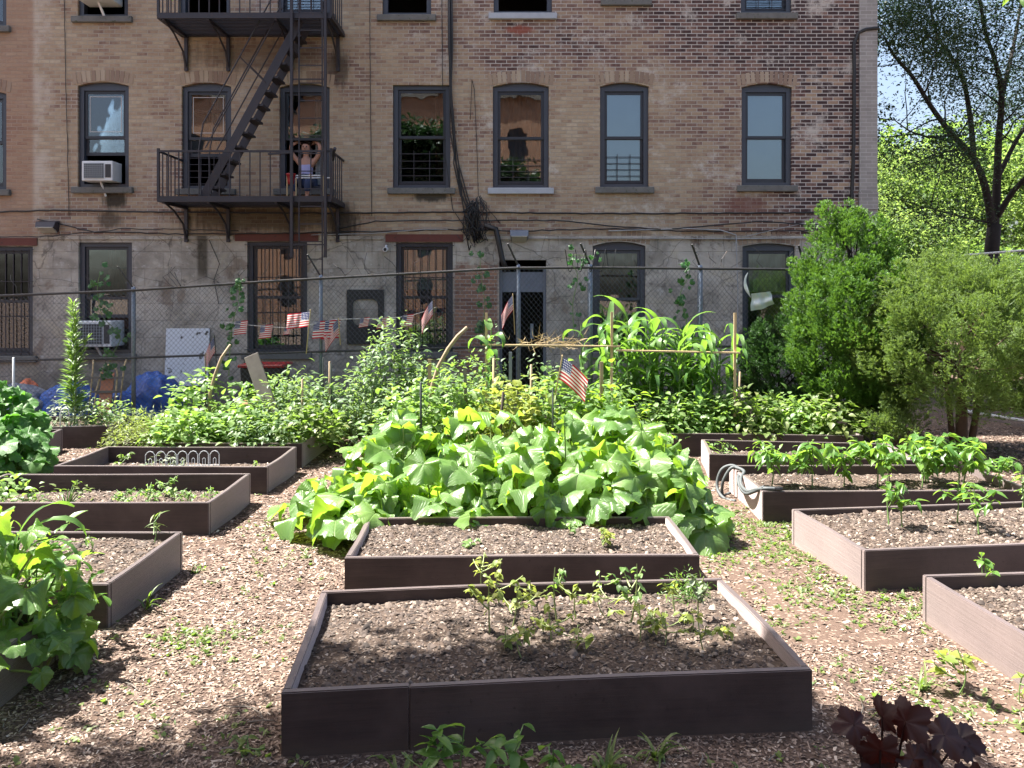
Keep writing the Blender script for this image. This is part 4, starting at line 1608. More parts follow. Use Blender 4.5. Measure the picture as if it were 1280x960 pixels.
# weed ground cover: patches along the paths
patches = [(262, 800, .32, 150), (225, 806, .2, 60), (350, 660, .35, 40), (470, 770, .3, 0), (960, 655, .45, 330), (930, 700, .5, 200), (1060, 700, .5, 330), (1020, 740, .4, 200), (1000, 690, .4, 230),
           (1120, 745, .5, 230), (1100, 770, .4, 120), (880, 690, .3, 120), (900, 640, .3, 150), (1160, 880, .3, 60), (1060, 850, .3, 30), (1270, 900, .25, 60), (350, 700, .4, 50),
           (380, 640, .3, 60), (180, 560, .5, 160), (150, 555, .4, 160), (930, 780, .4, 120), (300, 930, .35, 60), (60, 850, .3, 60), (940, 670, .4, 200), (1080, 720, .35, 160), (330, 735, .25, 20), (390, 790, .3, 30), (1200, 560, .8, 60)]
X_, Y_ = [], []
for (px, py, rad, cnt) in patches:
    if cnt == 0:
        continue
    g = gp(px, py)
    cnt = int(cnt * .45)
    X_.append(g.x + RNG.normal(0, rad * .55, cnt))
    Y_.append(g.y + RNG.normal(0, rad * .40, cnt))
xs2, ys2 = scatter_xy(500, 3.3, 11)
thin = lambda q: q[::5] if False else q
x = np.concatenate(X_ + [xs2])
y = np.concatenate(Y_ + [ys2])
k = ~in_bed(x, y, .01)
x, y = x[k], y[k]
rep = 4
x = np.repeat(x, rep)
y = np.repeat(y, rep)
n = len(x)
a = RNG.uniform(0, 2 * PI, n)
el = RNG.uniform(.1, 1.1, n)
d = np.stack([np.cos(a) * np.cos(el), np.sin(a) * np.cos(el), np.sin(el)], -1)
loc = np.stack([x + RNG.normal(0, .012, n), y + RNG.normal(0, .012, n), ground_z(x, y) + .002], -1)
L_ = RNG.uniform(.014, .043, n)
w_ = RNG.uniform(.5, 1.7, n)
tag(np_object('ground_weeds', [inst(T_SMALL, loc, frames(d, np.tile([0, 0, 1.], (n, 1)) + RNG.normal(0, .2, (n, 3))), np.stack([L_ * w_, L_, L_], -1))], M['weed']),
    'low green weeds creeping over the chip paths', 'weeds', kind='stuff')


# ------------------------------------------------------------------ plant builders (each returns a thing)
def stems_block(paths, r0, r1, n=5):
    mb = MB()
    for p in paths:
        m_ = len(p)
        mb.tube(p, [r0 + (r1 - r0) * i / (m_ - 1) for i in range(m_)], n, cap=False)
    return mb_block(mb)


def arc(a, b, sag=.0, n=5, bend=(0, 0, 0)):
    a, b = Vector(a), Vector(b)
    return [a.lerp(b, k / n) + Vector((0, 0, 1)) * sag * math.sin(PI * k / n) + Vector(bend) * math.sin(PI * k / n) for k in range(n + 1)]


def big_leaf_plant(name, loc, label, cat, n, rx, ry, h, size, tpl, mat, seed, low=.1, group=None, lean=(0, -.35), stem='stem_pale'):
    """squash and collard: petioles from the ground, each carrying one broad blade; blades layered over a mound"""
    r = random.Random(seed)
    t = thing(name, loc, label, cat, group)
    paths, LOC, D, UP, S = [], [], [], [], []
    for k in range(n):
        a = r.uniform(0, 2 * PI)
        q = math.sqrt(r.uniform(0, 1))
        x, y = rx * q * math.cos(a), ry * q * math.sin(a)
        top = h * (1 - .75 * q ** 2.2) * r.uniform(.72, 1.08) + low
        if r.random() < .25:
            top *= r.uniform(.4, .8)
        base = (x * .45 + r.uniform(-.05, .05), y * .45 + r.uniform(-.05, .05), 0)
        end = (x, y, top)
        paths.append(arc(base, end, .05, 5, (x * -.08, y * -.08, 0)))
        LOC.append(end)
        dx, dy = x / rx * .8 + lean[0] + r.gauss(0, .45), y / ry * .8 + lean[1] + r.gauss(0, .45)
        nn = max(.2, math.hypot(dx, dy))
        D.append((dx / nn, dy / nn, r.uniform(-.9, .25) - .15 * q))
        UP.append((dx * .35 + r.gauss(0, .34), dy * .35 + r.gauss(0, .34), 1))
        S.append(size * r.uniform(.5, 1.22) * (1.0 if top > .3 * h else .85))
    LOC, D, UP, S = map(np.array, (LOC, D, UP, S))
    R = frames(D.astype(float), UP.astype(float))
    which = RNG.integers(0, len(tpl), n)
    bl = []
    for j, tp in enumerate(tpl):
        m_ = which == j
        if m_.any():
            sx = S[m_][:, None] * np.stack([RNG.uniform(.9, 1.1, m_.sum()), RNG.uniform(.9, 1.1, m_.sum()), RNG.uniform(.7, 2.0, m_.sum())], -1)
            bl.append(inst(tp, LOC[m_], R[m_], sx))
    np_object('leaves', bl, M[mat], t)
    np_object('stalks', stems_block(paths, .009, .006), M[stem], t)
    return t


def bush(name, loc, label, cat, n, rx, ry, h, size, tpl, mat, seed, group=None, stem='stem', compound=3, base=.0, upright=.35, lump=.25, stems=14):
    """leafy bush: leaflets in clusters through a lumpy dome, on branching stems"""
    r = np.random.default_rng(seed)
    t = thing(name, loc, label, cat, group)
    nc = max(4, n // compound)
    u = unit(nc, r)
    u[:, 2] = np.abs(u[:, 2])
    rad = r.uniform(.25, 1, nc) ** .45
    rad *= 1 + lump * vnoise(u * 2.2, seed, 2)
    C = u * rad[:, None] * np.array([rx, ry, h])
    C[:, 2] = base + np.maximum(C[:, 2], .02)
    L = np.repeat(C, compound, 0) + r.normal(0, size * .75, (nc * compound, 3))
    L[:, 2] = np.maximum(L[:, 2], .02)
    m_ = len(L)
    D = np.repeat(u, compound, 0) * .7 + unit(m_, r) * .9
    D[:, 2] = D[:, 2] * .6 + upright - .25
    UP = np.tile([0, 0, 1.], (m_, 1)) + unit(m_, r) * .48 + np.repeat(u, compound, 0) * .30
    S = size * r.uniform(.55, 1.3, m_)
    np_object('leaves', [inst(tpl, L, frames(D, UP), S)], M[mat], t)
    k = r.choice(nc, min(stems, nc), replace=False)
    paths = [arc((c[0] * .15, c[1] * .15, 0), (c[0] * .92, c[1] * .92, c[2] * .95), .04 * h) for c in C[k]]
    np_object('stems', stems_block(paths, .008, .003), M[stem], t)
    return t


def stalk_plant(name, loc, label, cat, h, nl, size, tpl, mat, seed, group=None, branches=4, spread=.12, stem='stem', droop=-.15, topheavy=.5):
    """upright young plant: a stem with side shoots, leaves in whorls"""
    r = np.random.default_rng(seed)
    t = thing(name, loc, label, cat, group)
    tops = [np.array([r.normal(0, .02), r.normal(0, .02), h])]
    paths = [arc((0, 0, -.02), tops[0], 0, 6, (r.normal(0, .015), r.normal(0, .015), 0))]
    for k in range(branches):
        z0 = h * r.uniform(.3, .75)
        a = r.uniform(0, 2 * PI)
        e = np.array([spread * math.cos(a), spread * math.sin(a), min(h * 1.02, z0 + h * r.uniform(.18, .4))])
        paths.append(arc((0, 0, z0), e, -.01))
        tops.append(e)
    pts, dirs = [], []
    per_ = max(3, nl // len(tops))
    for e, p in zip(tops, paths):
        for k in range(per_):
            q = topheavy + (1 - topheavy) * r.uniform(0, 1) ** .6
            i = q * (len(p) - 1)
            i0 = min(int(i), len(p) - 2)
            pt = np.array(p[i0].lerp(p[i0 + 1], i - i0))
            a = r.uniform(0, 2 * PI)
            pts.append(pt)
            dirs.append((math.cos(a), math.sin(a), droop + r.normal(0, .3)))
    L, D = np.array(pts), np.array(dirs)
    S = size * r.uniform(.5, 1.15, len(L))
    np_object('leaves', [inst(tpl, L, frames(D, np.tile([0, 0, 1.], (len(L), 1)) + r.normal(0, .25, (len(L), 3))), S)], M[mat], t)
    np_object('stem', stems_block(paths, .0065 * h / .4 + .001, .003), M[stem], t)
    return t


def blade_block(base, az, L, W, el, droop, n=9, twist=0.0, curl=0.0):
    """a long grass-like blade: arcs over, V folded"""
    P = Vector(base)
    vs, fs, uv = [], [], []
    e = el
    a = az
    for i in range(n + 1):
        t = i / n
        d = Vector((math.cos(a) * math.cos(e), math.sin(a) * math.cos(e), math.sin(e)))
        side = Vector((-math.sin(a), math.cos(a), 0))
        side = (Matrix.Rotation(twist * t, 3, d) @ side)
        nr = side.cross(d)
        w = W / 2 * min(1, t * 6 + .35) * (1 - t ** 2.2) + .001
        wv = .12 * W * math.sin(t * 9 + az * 3)
        vs += [P - side * w + nr * (-.25 * w + wv), P.copy(), P + side * w + nr * (-.25 * w - wv)]
        uv += [(0, t), (.5, t), (1, t)]
        P = P + d * (L / n)
        e -= droop / n * (1 + 1.4 * t)
        a += curl / n
    for i in range(n):
        b0 = i * 3
        fs += [(b0, b0 + 1, b0 + 4, b0 + 3), (b0 + 1, b0 + 2, b0 + 5, b0 + 4)]
    return np.array([tuple(v) for v in vs]), np.array(fs), np.array(uv), 0


def corn(loc, label, h, seed, nl=10, group=None, L=.82):
    r = random.Random(seed)
    t = thing('corn_plant', loc, label, 'corn plant', group)
    bl = []
    az = r.uniform(0, PI)
    for k in range(nl):
        q = .18 + .80 * k / (nl - 1)
        az_ = az + PI * (k % 2) + r.gauss(0, .35)
        ll = L * (1 - .45 * abs(q - .55)) * r.uniform(.8, 1.15)
        bl.append(blade_block((0, 0, h * q), az_, ll, .088 * r.uniform(.8, 1.2), r.uniform(.9, 1.25), r.uniform(2.0, 3.3) if q < .93 else r.uniform(1.0, 2.4), twist=r.uniform(-.9, .9), curl=r.uniform(-.4, .4)))
    np_object('leaves', bl, M['corn'], t)
    np_object('stalk', stems_block([arc((0, 0, -.03), (r.gauss(0, .03), r.gauss(0, .03), h), 0, 6)], .015, .007, 7), M['stem'], t)
    return t


def grass_tuft(loc, label, n, L, W, seed, mat='weed', name='grass_tuft', cat='grass tuft', group=None):
    r = random.Random(seed)
    t = thing(name, loc, label, cat, group)
    bl = [blade_block((r.gauss(0, .012), r.gauss(0, .012), -.005), r.uniform(0, 2 * PI), L * r.uniform(.5, 1.1), W, r.uniform(.8, 1.45), r.uniform(.5, 2.0), 6, r.uniform(-.5, .5)) for _ in range(n)]
    np_object('blades', bl, M[mat], t)
    return t


def dup_of(src, loc, rz, s, label, group=None):
    return dup(src, loc, rz, s, label, group)


# ------------------------------------------------------------------ the squash patch
SQ = [  # x, y, n, rx, ry, h, label
    (-1.55, 7.25, 40, .50, .50, .34, 'squash plant sprawling furthest out over the open path beside the middle bed'),
    (-1.12, 6.92, 50, .45, .45, .50, 'squash plant hanging over the path end of the middle bed'),
    (-.55, 6.98, 66, .60, .50, .62, 'front squash plant of the patch nearest the path end'),
    (.10, 6.95, 64, .62, .50, .64, 'squash plant at the centre of the front row behind the bare soil bed'),
    (.80, 6.98, 62, .62, .50, .68, 'front squash plant with the broadest drooping leaves near the hose'),
    (1.28, 7.05, 50, .42, .48, .72, 'squash plant with tall leaves at the hose end of the patch'),
    (1.52, 6.88, 24, .26, .34, .24, 'low squash plant spilling onto the weeds near the hose'),
    (-1.05, 7.85, 56, .62, .52, .74, 'squash plant in the back row towards the open path'),
    (-.25, 7.95, 60, .65, .52, .82, 'tallest squash plant in the middle of the back row'),
    (.60, 7.95, 60, .65, .52, .82, 'back row squash plant in front of the small flag'),
    (1.15, 7.80, 52, .50, .52, .80, 'back row squash plant at the hose end'),
]
for i, (x, y, n, rx, ry, h, lab) in enumerate(SQ):
    big_leaf_plant('squash_plant', (x, y, 0), lab, 'squash plant', int(n * .78), rx, ry, h, .205, T_SQUASH, 'squash', 40 + i, low=.10 if i not in (0, 6) else .06, group='squash plants sprawling over the middle bed')

# near big-leaf plant at the picture's edge
big_leaf_plant('squash_plant', (-3.05, 4.30, 0), 'large squash plant in the corner bed nearest the camera', 'squash plant', 64, .70, .58, .88, .135, T_SQUASH, 'squash', 71, low=.12)
big_leaf_plant('squash_plant', (-2.78, 4.42, 0), 'small squash vine trailing down onto the path from the corner bed', 'squash plant', 30, .40, .42, .36, .12, T_SQUASH, 'squash', 72, low=.06)
bush('leafy_plant', (-2.75, 4.62, .2), 'loose upright green plant mixed among the corner squash and its corn', 'leafy plant', 170, .34, .28, .62, .10, T_LANCE, 'pepper', 74, upright=.6)
t = thing('corn_plant', (-2.80, 4.55, .2), 'young corn plant with long arching blades beside the corner squash', 'corn plant')
bl = []
r = random.Random(5)
for (az, L, el, dr, z) in ((.15, .62, 1.1, 2.6, .35), (-.2, .75, .9, 3.1, .30), (.5, .55, 1.2, 2.0, .42), (2.4, .6, 1.1, 2.2, .32), (-1.2, .6, 1.0, 2.9, .28), (3.4, .5, 1.1, 2.0, .4), (.9, .45, 1.35, 1.4, .45)):
    bl.append(blade_block((0, 0, z), az, L, .06, el, dr, 10, r.uniform(-.8, .8)))
np_object('leaves', bl, M['corn'], t)
np_object('stalk', stems_block([arc((0, 0, -.03), (.02, 0, .48))], .012, .006), M['stem'], t)
bush('leafy_plant', (-3.75, 5.45, .2), 'ferny green plant at the far end of the chippy soil bed', 'leafy plant', 240, .40, .35, .42, .075, T_LANCE, 'bean', 75)
stalk_plant('seedling', on_bed('left2', .93, .9), 'thin grassy seedling at the inner corner of the chippy soil bed', 'seedling', .22, 12, .09, T_NARROW, 'weed', 76, branches=2, spread=.08)
stalk_plant('seedling', on_bed('left2', .80, .62), 'little sprout halfway along the chippy soil bed', 'seedling', .14, 9, .06, T_LANCE, 'weed', 77, branches=2, spread=.05)
grass_tuft((-2.42, 5.35, 0), 'grass tuft standing against the end board of the chippy soil bed', 7, .28, .012, 78)
grass_tuft((-2.36, 6.02, 0), 'short grass tuft at the far corner of the chippy soil bed', 6, .16, .012, 79)
stalk_plant('seedling', (-2.66, 4.98, 0), 'drooping weed by the foot of the corner bed', 'seedling', .22, 14, .08, T_LANCE, 'weed', 80, branches=3, spread=.1)

# low herbs in the sunken beds
herb = [(.60, .45), (.66, .62), (.72, .40), (.78, .55), (.84, .45), (.70, .75), (.90, .62), (.64, .3)]
H0 = None
for i, (u, v) in enumerate(herb):
    p = on_bed('left3', u, v)
    lab = 'small upright herb in the green patch of the sunken path-side bed'
    if H0 is None:
        H0 = stalk_plant('herb_plant', p, lab, 'herb', .17, 36, .050, T_OVATE, 'bean', 90, 'low herbs in the sunken bed', branches=6, spread=.10, topheavy=.2)
    else:
        dup(H0, p, i * 1.3, RNG.uniform(.75, 1.2))
bush('leafy_plant', on_bed('left3', .15, .35), 'pale leafy clump at the outer end of the sunken herb bed', 'leafy plant', 200, .42, .32, .34, .07, T_OVATE, 'bean', 91)
bush('leafy_plant', on_bed('left3', .36, .55), 'sparse sprouting clump in the middle of the sunken herb bed', 'leafy plant', 60, .28, .2, .26, .06, T_LANCE, 'weed', 92)
stalk_plant('herb_plant', on_bed('left4', .20, .45), 'lone herb at the outer end of the wire border bed', 'herb', .24, 30, .055, T_OVATE, 'weed', 93, branches=5, spread=.12, topheavy=.3)
stalk_plant('herb_plant', on_bed('left4', .86, .5), 'tiny herb near the path end of the wire border bed', 'herb', .13, 20, .05, T_OVATE, 'weed', 94, branches=4, spread=.10, topheavy=.3)
bush('herb_plant', on_bed('left4', .42, .45), 'silvery herb clump growing through the white wire border', 'herb', 130, .34, .14, .20, .055, T_LANCE, 'silver', 95)
t = thing('wire_border', on_bed('left4', .34, .40), 'white wire border fence standing in the sunken bed', 'border fence', rz=math.radians(4))
for k in range(7):
    b = MB()
    x = k * .115
    b.tube([(x, 0, -.04), (x, 0, .22), (x + .02, 0, .25), (x + .05, 0, .262), (x + .08, 0, .25), (x + .10, 0, .22), (x + .10, 0, -.04)], .0045, 5)
    b.tube([(x + .035, .004, -.04), (x + .035, .004, .17), (x + .05, .004, .185), (x + .065, .004, .17), (x + .065, .004, -.04)], .0035, 5)
    b.build('wire_hoop', M['white_metal'], t)
b = MB()
for z in (.03, .10):
    b.tube([(0, .006, z), (.79, .006, z)], .0035, 5)
b.build('cross_wire', M['white_metal'], t)

# lush mixed greens, fifth bed
L5 = [('dill_plant', .10, .30, 1100, .42, .46, .42, .06, T_NARROW, 'dill', 'feathery yellow green dill mound at the outer end of the lush bed'),
      ('bean_plant', .33, .25, 420, .44, .46, .44, .085, T_OVATE, 'bean', 'pale bean bush next to the dill mound'),
      ('bean_plant', .56, .45, 440, .46, .46, .50, .085, T_OVATE, 'bean', 'taller bean bush in the middle of the lush bed'),
      ('tomato_plant', .80, .28, 460, .42, .46, .46, .085, T_LANCE, 'tomato', 'leafy tomato bush by the path end of the lush bed'),
      ('bean_plant', .98, .50, 340, .36, .46, .44, .085, T_OVATE, 'weed', 'bright green bush spilling over the path corner of the lush bed'),
      ('bean_plant', .22, .98, 300, .38, .34, .80, .095, T_OVATE, 'bean', 'tall leafy bush before the white spotted panel'),
      ('tomato_plant', .72, .98, 380, .50, .44, .66, .085, T_LANCE, 'tomato', 'grey green tomato bush behind the middle of the lush bed')]
for i, (nm, u, v, n, rx, ry, h, sz_, tp, mt, lab) in enumerate(L5):
    bush(nm, on_bed('left5', u, v), lab, nm.replace('_', ' '), int(n * 1.7), rx * 1.1, ry * 1.1, h, sz_ * 1.1, tp, mt, 110 + i)
# collards and silvery herbs along the outer path
big_leaf_plant('collard_plant', (-5.80, 9.05, 0), 'glossy collard mound spilling onto the outer path', 'collard plant', 120, .60, .5, .66, .145, T_COLLARD, 'collard', 130, low=.06, stem='stem')
big_leaf_plant('collard_plant', (-6.15, 9.6, .1), 'taller collard mound behind the first at the picture edge', 'collard plant', 110, .55, .5, .80, .14, T_COLLARD, 'collard', 131, low=.10, stem='stem')
bush('herb_plant', (-6.15, 11.25, .2), 'silvery grey herb clump below the tall spire plant', 'herb', 420, .38, .36, .40, .06, T_LANCE, 'silver', 132)
bush('herb_plant', (-5.72, 11.45, .2), 'green herb clump at the tarp end of the silvery bed', 'herb', 380, .36, .34, .36, .065, T_OVATE, 'tomato', 133)
t = thing('spire_plant', (wp(92, 500, 11.2).x, 11.2, .2), 'tall narrow green spire plant standing before the blue tarps', 'tall plant')
r = np.random.default_rng(3)
n = 520
q = r.uniform(.12, 1, n)
hh = 1.78
a = r.uniform(0, 2 * PI, n)
L = np.stack([.02 * np.cos(a), .02 * np.sin(a), q * hh], -1)
D = np.stack([np.cos(a), np.sin(a), .55 + .9 * q + r.normal(0, .2, n)], -1)
np_object('leaves', [inst(T_NARROW, L, frames(D, np.tile([0, 0, 1.], (n, 1)) + r.normal(0, .3, (n, 3))), .22 * (1.12 - .72 * q) * r.uniform(.7, 1.2, n))], M['bean'], t)
np_object('stem', stems_block([arc((0, 0, -.1), (.02, 0, hh), 0, 6, (.03, 0, 0)), arc((.0, 0, .75), (.17, .02, 1.25), -.03)], .012, .004), M['stem_pale'], t)
L2 = np.stack([.17 * np.linspace(.3, 1, 60), .02 * np.ones(60), np.linspace(.85, 1.25, 60)], -1)
D2 = np.stack([r.normal(.2, .6, 60), r.normal(0, .6, 60), r.uniform(.6, 1.4, 60)], -1)
np_object('side_shoot', [inst(T_NARROW, L2, frames(D2, np.tile([0, 0, 1.], (60, 1)) + r.normal(0, .3, (60, 3))), .11 * r.uniform(.7, 1.2, 60))], M['bean'], t)
for k, (px, label) in enumerate(((80, 'white wire hoop stuck before the spire plant'),)):
    t = thing('wire_hoop', wp(px, 547, 10.9), label, 'wire hoop')
    b = MB()
    b.tube([(-.05, 0, -.1), (-.05, 0, .33), (-.03, 0, .38), (.02, 0, .40), (.06, 0, .38), (.07, 0, .3)], .008, 6)
    b.build('hoop', M['white_metal'], t, smooth=True)
    b = MB()
    for j in range(4):
        b.tube([(.04 + j * .06, .0, -.1), (.04 + j * .06, 0, .17)], .005, 5)
    b.build('wire_prongs', M['white_metal'], t)

# tomato bushes by the fence
TB = [(-2.5, 11.0, .80, 'tomato bush left of the darkest bush near the leaning plank', 520), (-1.75, 11.6, 1.28, 'big dark tomato bush tallest of those by the fence', 1000), (-1.30, 11.35, .95, 'rounded tomato bush above the short raised bed', 700),
      (-3.15, 11.2, .85, 'tomato bush beside the plank and the potted plant', 560), (-.75, 11.2, .8, 'pale tomato bush between the curved stick and the short bed', 480)]
for i, (x, y, h, lab, n) in enumerate(TB):
    bush('tomato_plant', (x, y, .1), lab.replace('left of', 'next to'), 'tomato plant', int(n * 2.2), .70, .50, h * 1.08, .10, T_LANCE, 'tomato', 150 + i, upright=.2, group='tomato plants along the fence', stems=20)
# staked beans and leafy plants behind the squash
BB = [(-1.2, 9.3, .80, 520, 'bean', 'leafy bean bush beside the thick curved stick'), (-.6, 9.6, .95, 520, 'bean', 'leafy bean bush between the short grey stakes'), (0, 9.3, .92, 520, 'yellowing', 'yellowing bean bush at the near side of the stakes'),
      (.55, 9.6, 1.05, 560, 'bean', 'bean bush just behind the bright small flag'), (1.1, 9.4, .95, 520, 'squash', 'dark bean bush close to the corn and the flag'), (-.35, 10.4, 1.2, 520, 'tomato', 'tomato bush under the straw covered lath'),
      (.45, 10.4, 1.2, 520, 'tomato', 'tomato bush between the straw and the first lath post of the corn'), (-1.1, 10.3, .95, 440, 'tomato', 'tomato bush behind the thick curved stick'), (1.2, 10.2, .9, 300, 'tomato', 'small tomato bush at the shaded foot of the corn')]
for i, (x, y, h, n, mt, lab) in enumerate(BB):
    bush('bean_plant' if mt != 'tomato' else 'tomato_plant', (x, y, .2), lab, 'bean plant' if mt != 'tomato' else 'tomato plant', int(n * 1.3), .46, .42, h, .10 if mt != 'tomato' else .08, T_OVATE if mt != 'tomato' else T_LANCE, mt, 170 + i, stems=18)

# leafy vines in the fifth bed on the other side
RV = [(.08, .5, 'low leafy vine clump at the squash end of the vine bed'), (.28, .6, 'leafy vine clump second from the squash end'), (.50, .45, 'leafy vine clump in the middle of the vine bed'), (.72, .6, 'leafy vine clump before the last lath post'), (.90, .4, 'leafy vine clump at the conifer end of the vine bed')]
for i, (u, v, lab) in enumerate(RV):
    bush('vine_plant', on_bed('right5', u, v), lab, 'vine plant', 620, .44, .46, .50, .09, T_OVATE, 'weed' if i in (2, 4) else 'bean', 190 + i, upright=.25)
RS = [(.10, 'little pale plant at the squash end of the narrow bed'), (.34, 'little pale plant under the pepper leaves of the next bed'), (.55, 'little pale plant in the middle of the narrow bed'), (.78, 'little pale plant at the conifer end of the narrow bed')]
for i, (u, lab) in enumerate(RS):
    bush('seedling', on_bed('right4', u, .5), lab, 'seedling', 46, .16, .14, .16, .07, T_LANCE, 'bean', 200 + i, stems=5)

# corn
pool = [corn((0, 0, 0), 'x', 1.42, 210, 13), corn((0, 0, 0), 'x', 1.28, 211, 12), corn((0, 0, 0), 'x', 1.10, 212, 11)]
CP = [(1.38, 11.45, 0, 1.0, 'corn plant next to the first thick lath post'), (1.62, 11.25, 0, 1.05, 'tallest corn plant with a pale tassel end'), (1.78, 11.75, 1, 1.05, 'corn plant just behind the tallest one'), (1.98, 11.35, 1, 1.05, 'corn plant second after the tallest towards the conifers'),
      (2.18, 11.7, 0, .95, 'corn plant in the back row at mid frame'), (2.36, 11.3, 1, 1.05, 'corn plant above the middle of the low rail'), (2.55, 11.65, 1, .98, 'back row corn plant nearing the end post'), (2.74, 11.3, 2, 1.1, 'front corn plant nearing the end post'),
      (2.95, 11.6, 1, .95, 'corn plant just before the end lath post'), (3.12, 11.35, 2, 1.1, 'last corn plant reaching past the end post'), (1.50, 11.85, 2, 1.1, 'shorter corn plant behind the first thick post'), (2.05, 11.95, 1, 1.0, 'corn plant nearest the fence'),
      (1.25, 11.15, 2, 1.0, 'corn plant drooping in front of the first thick lath post'), (1.9, 11.1, 2, 1.1, 'short corn plant at the front of the thickest clump'), (2.28, 11.08, 2, 1.05, 'short front corn plant under the low rail'), (2.62, 11.1, 2, 1.05, 'short front corn plant near the end of the low rail'), (1.68, 11.5, 1, 1.1, 'corn plant squeezed behind the tallest one'), (2.45, 11.5, 0, .92, 'corn plant with splayed leaves in the middle of the clump')]
used = set()
for i, (x, y, k, s, lab) in enumerate(CP):
    if k not in used:
        used.add(k)
        o = pool[k]
        o.location = (x, y, .2)
        o['label'] = lab
        o['group'] = 'corn plants in the lath frame'
        o.scale = (s, s, s)
    else:
        dup(pool[k], (x, y, .2), i * 2.1, s, lab, 'corn plants in the lath frame')
corn((-.30, 10.75, .2), 'lone corn plant with white drooping leaves by the doorway', 1.42, 230, 9, L=.62)
corn((.98, 11.0, .2), 'corn plant drooping over the lath beside the first thick post', 1.45, 231, 8, L=.55)
bush('corn_undergrowth', (2.3, 11.55, .2), 'dense shaded undergrowth at the foot of the corn', 'undergrowth', 1500, 1.0, .36, 1.0, .17, T_NARROW, 'corn', 232, upright=.5, stems=24)

# lath frame round the corn and straw on it
t = thing('lath_frame', (0, 0, 0), 'pale lath frame of thin posts and rails around the corn', 'frame')
LY = 10.85
for (px, pt, y) in ((607, 391, LY), (764, 390, LY), (918, 391, LY)):
    p = wp(px, pt, y)
    b = MB()
    b.bar((p.x, p.y, 0), (p.x + .01, p.y, p.z), .034, .022, up=(0, 1, 0))
    b.build('post', M['lath'], t)
for (a_, c_) in (((603, 431), (775, 433)), ((770, 438), (925, 441))):
    p, q = wp(*a_, LY - .03), wp(*c_, LY - .03)
    b = MB()
    b.bar(p, q, .055, .02)
    b.build('rail', M['lath'], t)
p = wp(690, 428, LY + .1)
r = np.random.default_rng(6)
n = 130
L = np.array([p.x, p.y, p.z]) + r.normal(0, 1, (n, 3)) * np.array([.24, .05, .03])
D = unit(n, r) * np.array([1, .6, .5])
tag(np_object('straw_bundle', [inst(T_NARROW, L, frames(D, unit(n, r)), np.stack([np.full(n, .05), r.uniform(.1, .25, n), np.full(n, .1)], -1))], M['straw']), 'bundle of dry straw lying on the lath rail before the doorway', 'straw')

# pepper plants
pool = [stalk_plant('pepper_plant', (0, 0, 0), 'x', 'pepper plant', .42, 90, .13, T_LANCE, 'pepper', 240 + k, branches=7, spread=.17, topheavy=.30, droop=-.25) for k in range(3)]
PP = [(.09, .40, 1.0, 'small pepper plant beside the hose end of its bed'), (.24, .35, 1.1, 'pepper plant second from the hose'), (.38, .45, .9, 'pepper plant third from the hose'), (.50, .40, 1.15, 'pepper plant at the middle of the pepper bed'), (.60, .65, .9, 'pepper plant behind the middle of its row'),
      (.66, .35, 1.0, 'pepper plant just past the middle of its row'), (.74, .62, 1.2, 'tallest pale pepper plant under the shaggy shrub'), (.80, .35, 1.1, 'pepper plant in the thickest part of the row'), (.88, .6, 1.1, 'pepper plant near the far end board'), (.95, .30, .8, 'last pepper plant standing alone at the end board')]
for i, (u, v, s, lab) in enumerate(PP):
    p = on_bed('right3', u, v)
    o = pool[i % 3]
    if i < 3:
        o.location = p
        o.scale = (s, s, s)
        o['label'] = lab
        o['group'] = 'pepper plants in the hose bed'
    else:
        dup(o, p, i * 1.7, s, lab, 'pepper plants in the hose bed')
R2 = [((1112, 658), .42, 'young leggy plant nearest the corner of its bed'), ((1128, 660), .30, 'thin seedling right behind the leggy corner plant'), ((1196, 655), .36, 'short bushy young plant mid bed'), ((1224, 668), .40, 'tallest of the young leggy plants near the picture edge'), ((1277, 640), .36, 'young leggy plant cut by the picture edge')]
for i, (pp, h, lab) in enumerate(R2):
    g = gp(*pp, .23)
    stalk_plant('young_plant', (g.x, g.y, .22), lab.replace('right behind', 'just behind'), 'young plant', h, 34, .10, T_LANCE, 'pepper', 260 + i, branches=4, spread=.11, topheavy=.45, droop=-.1)
g = gp(1232, 728, .225)
stalk_plant('seedling', (g.x, g.y, .22), 'single seedling in the pinkish bed at the picture edge', 'seedling', .19, 16, .07, T_OVATE, 'pepper', 270, branches=3, spread=.07, topheavy=.6)
g = gp(1195, 868)
stalk_plant('weed_plant', (g.x, g.y, 0), 'leafy yellow green weed at the foot of the pinkish bed', 'weed', .25, 26, .085, T_OVATE, 'yellowing', 271, branches=4, spread=.12, topheavy=.35)
grass_tuft((g.x - .16, g.y + .05, 0), 'grass tuft beside the yellow green weed', 10, .24, .012, 272)
g = gp(1275, 880)
stalk_plant('weed_plant', (g.x, g.y, 0), 'small weed at the picture edge on the chips', 'weed', .14, 16, .07, T_OVATE, 'yellowing', 273, branches=3, spread=.1, topheavy=.3)
g = gp(985, 672)
grass_tuft((g.x, g.y, 0), 'grass tuft at the corner of the leggy plant bed', 9, .2, .012, 274)

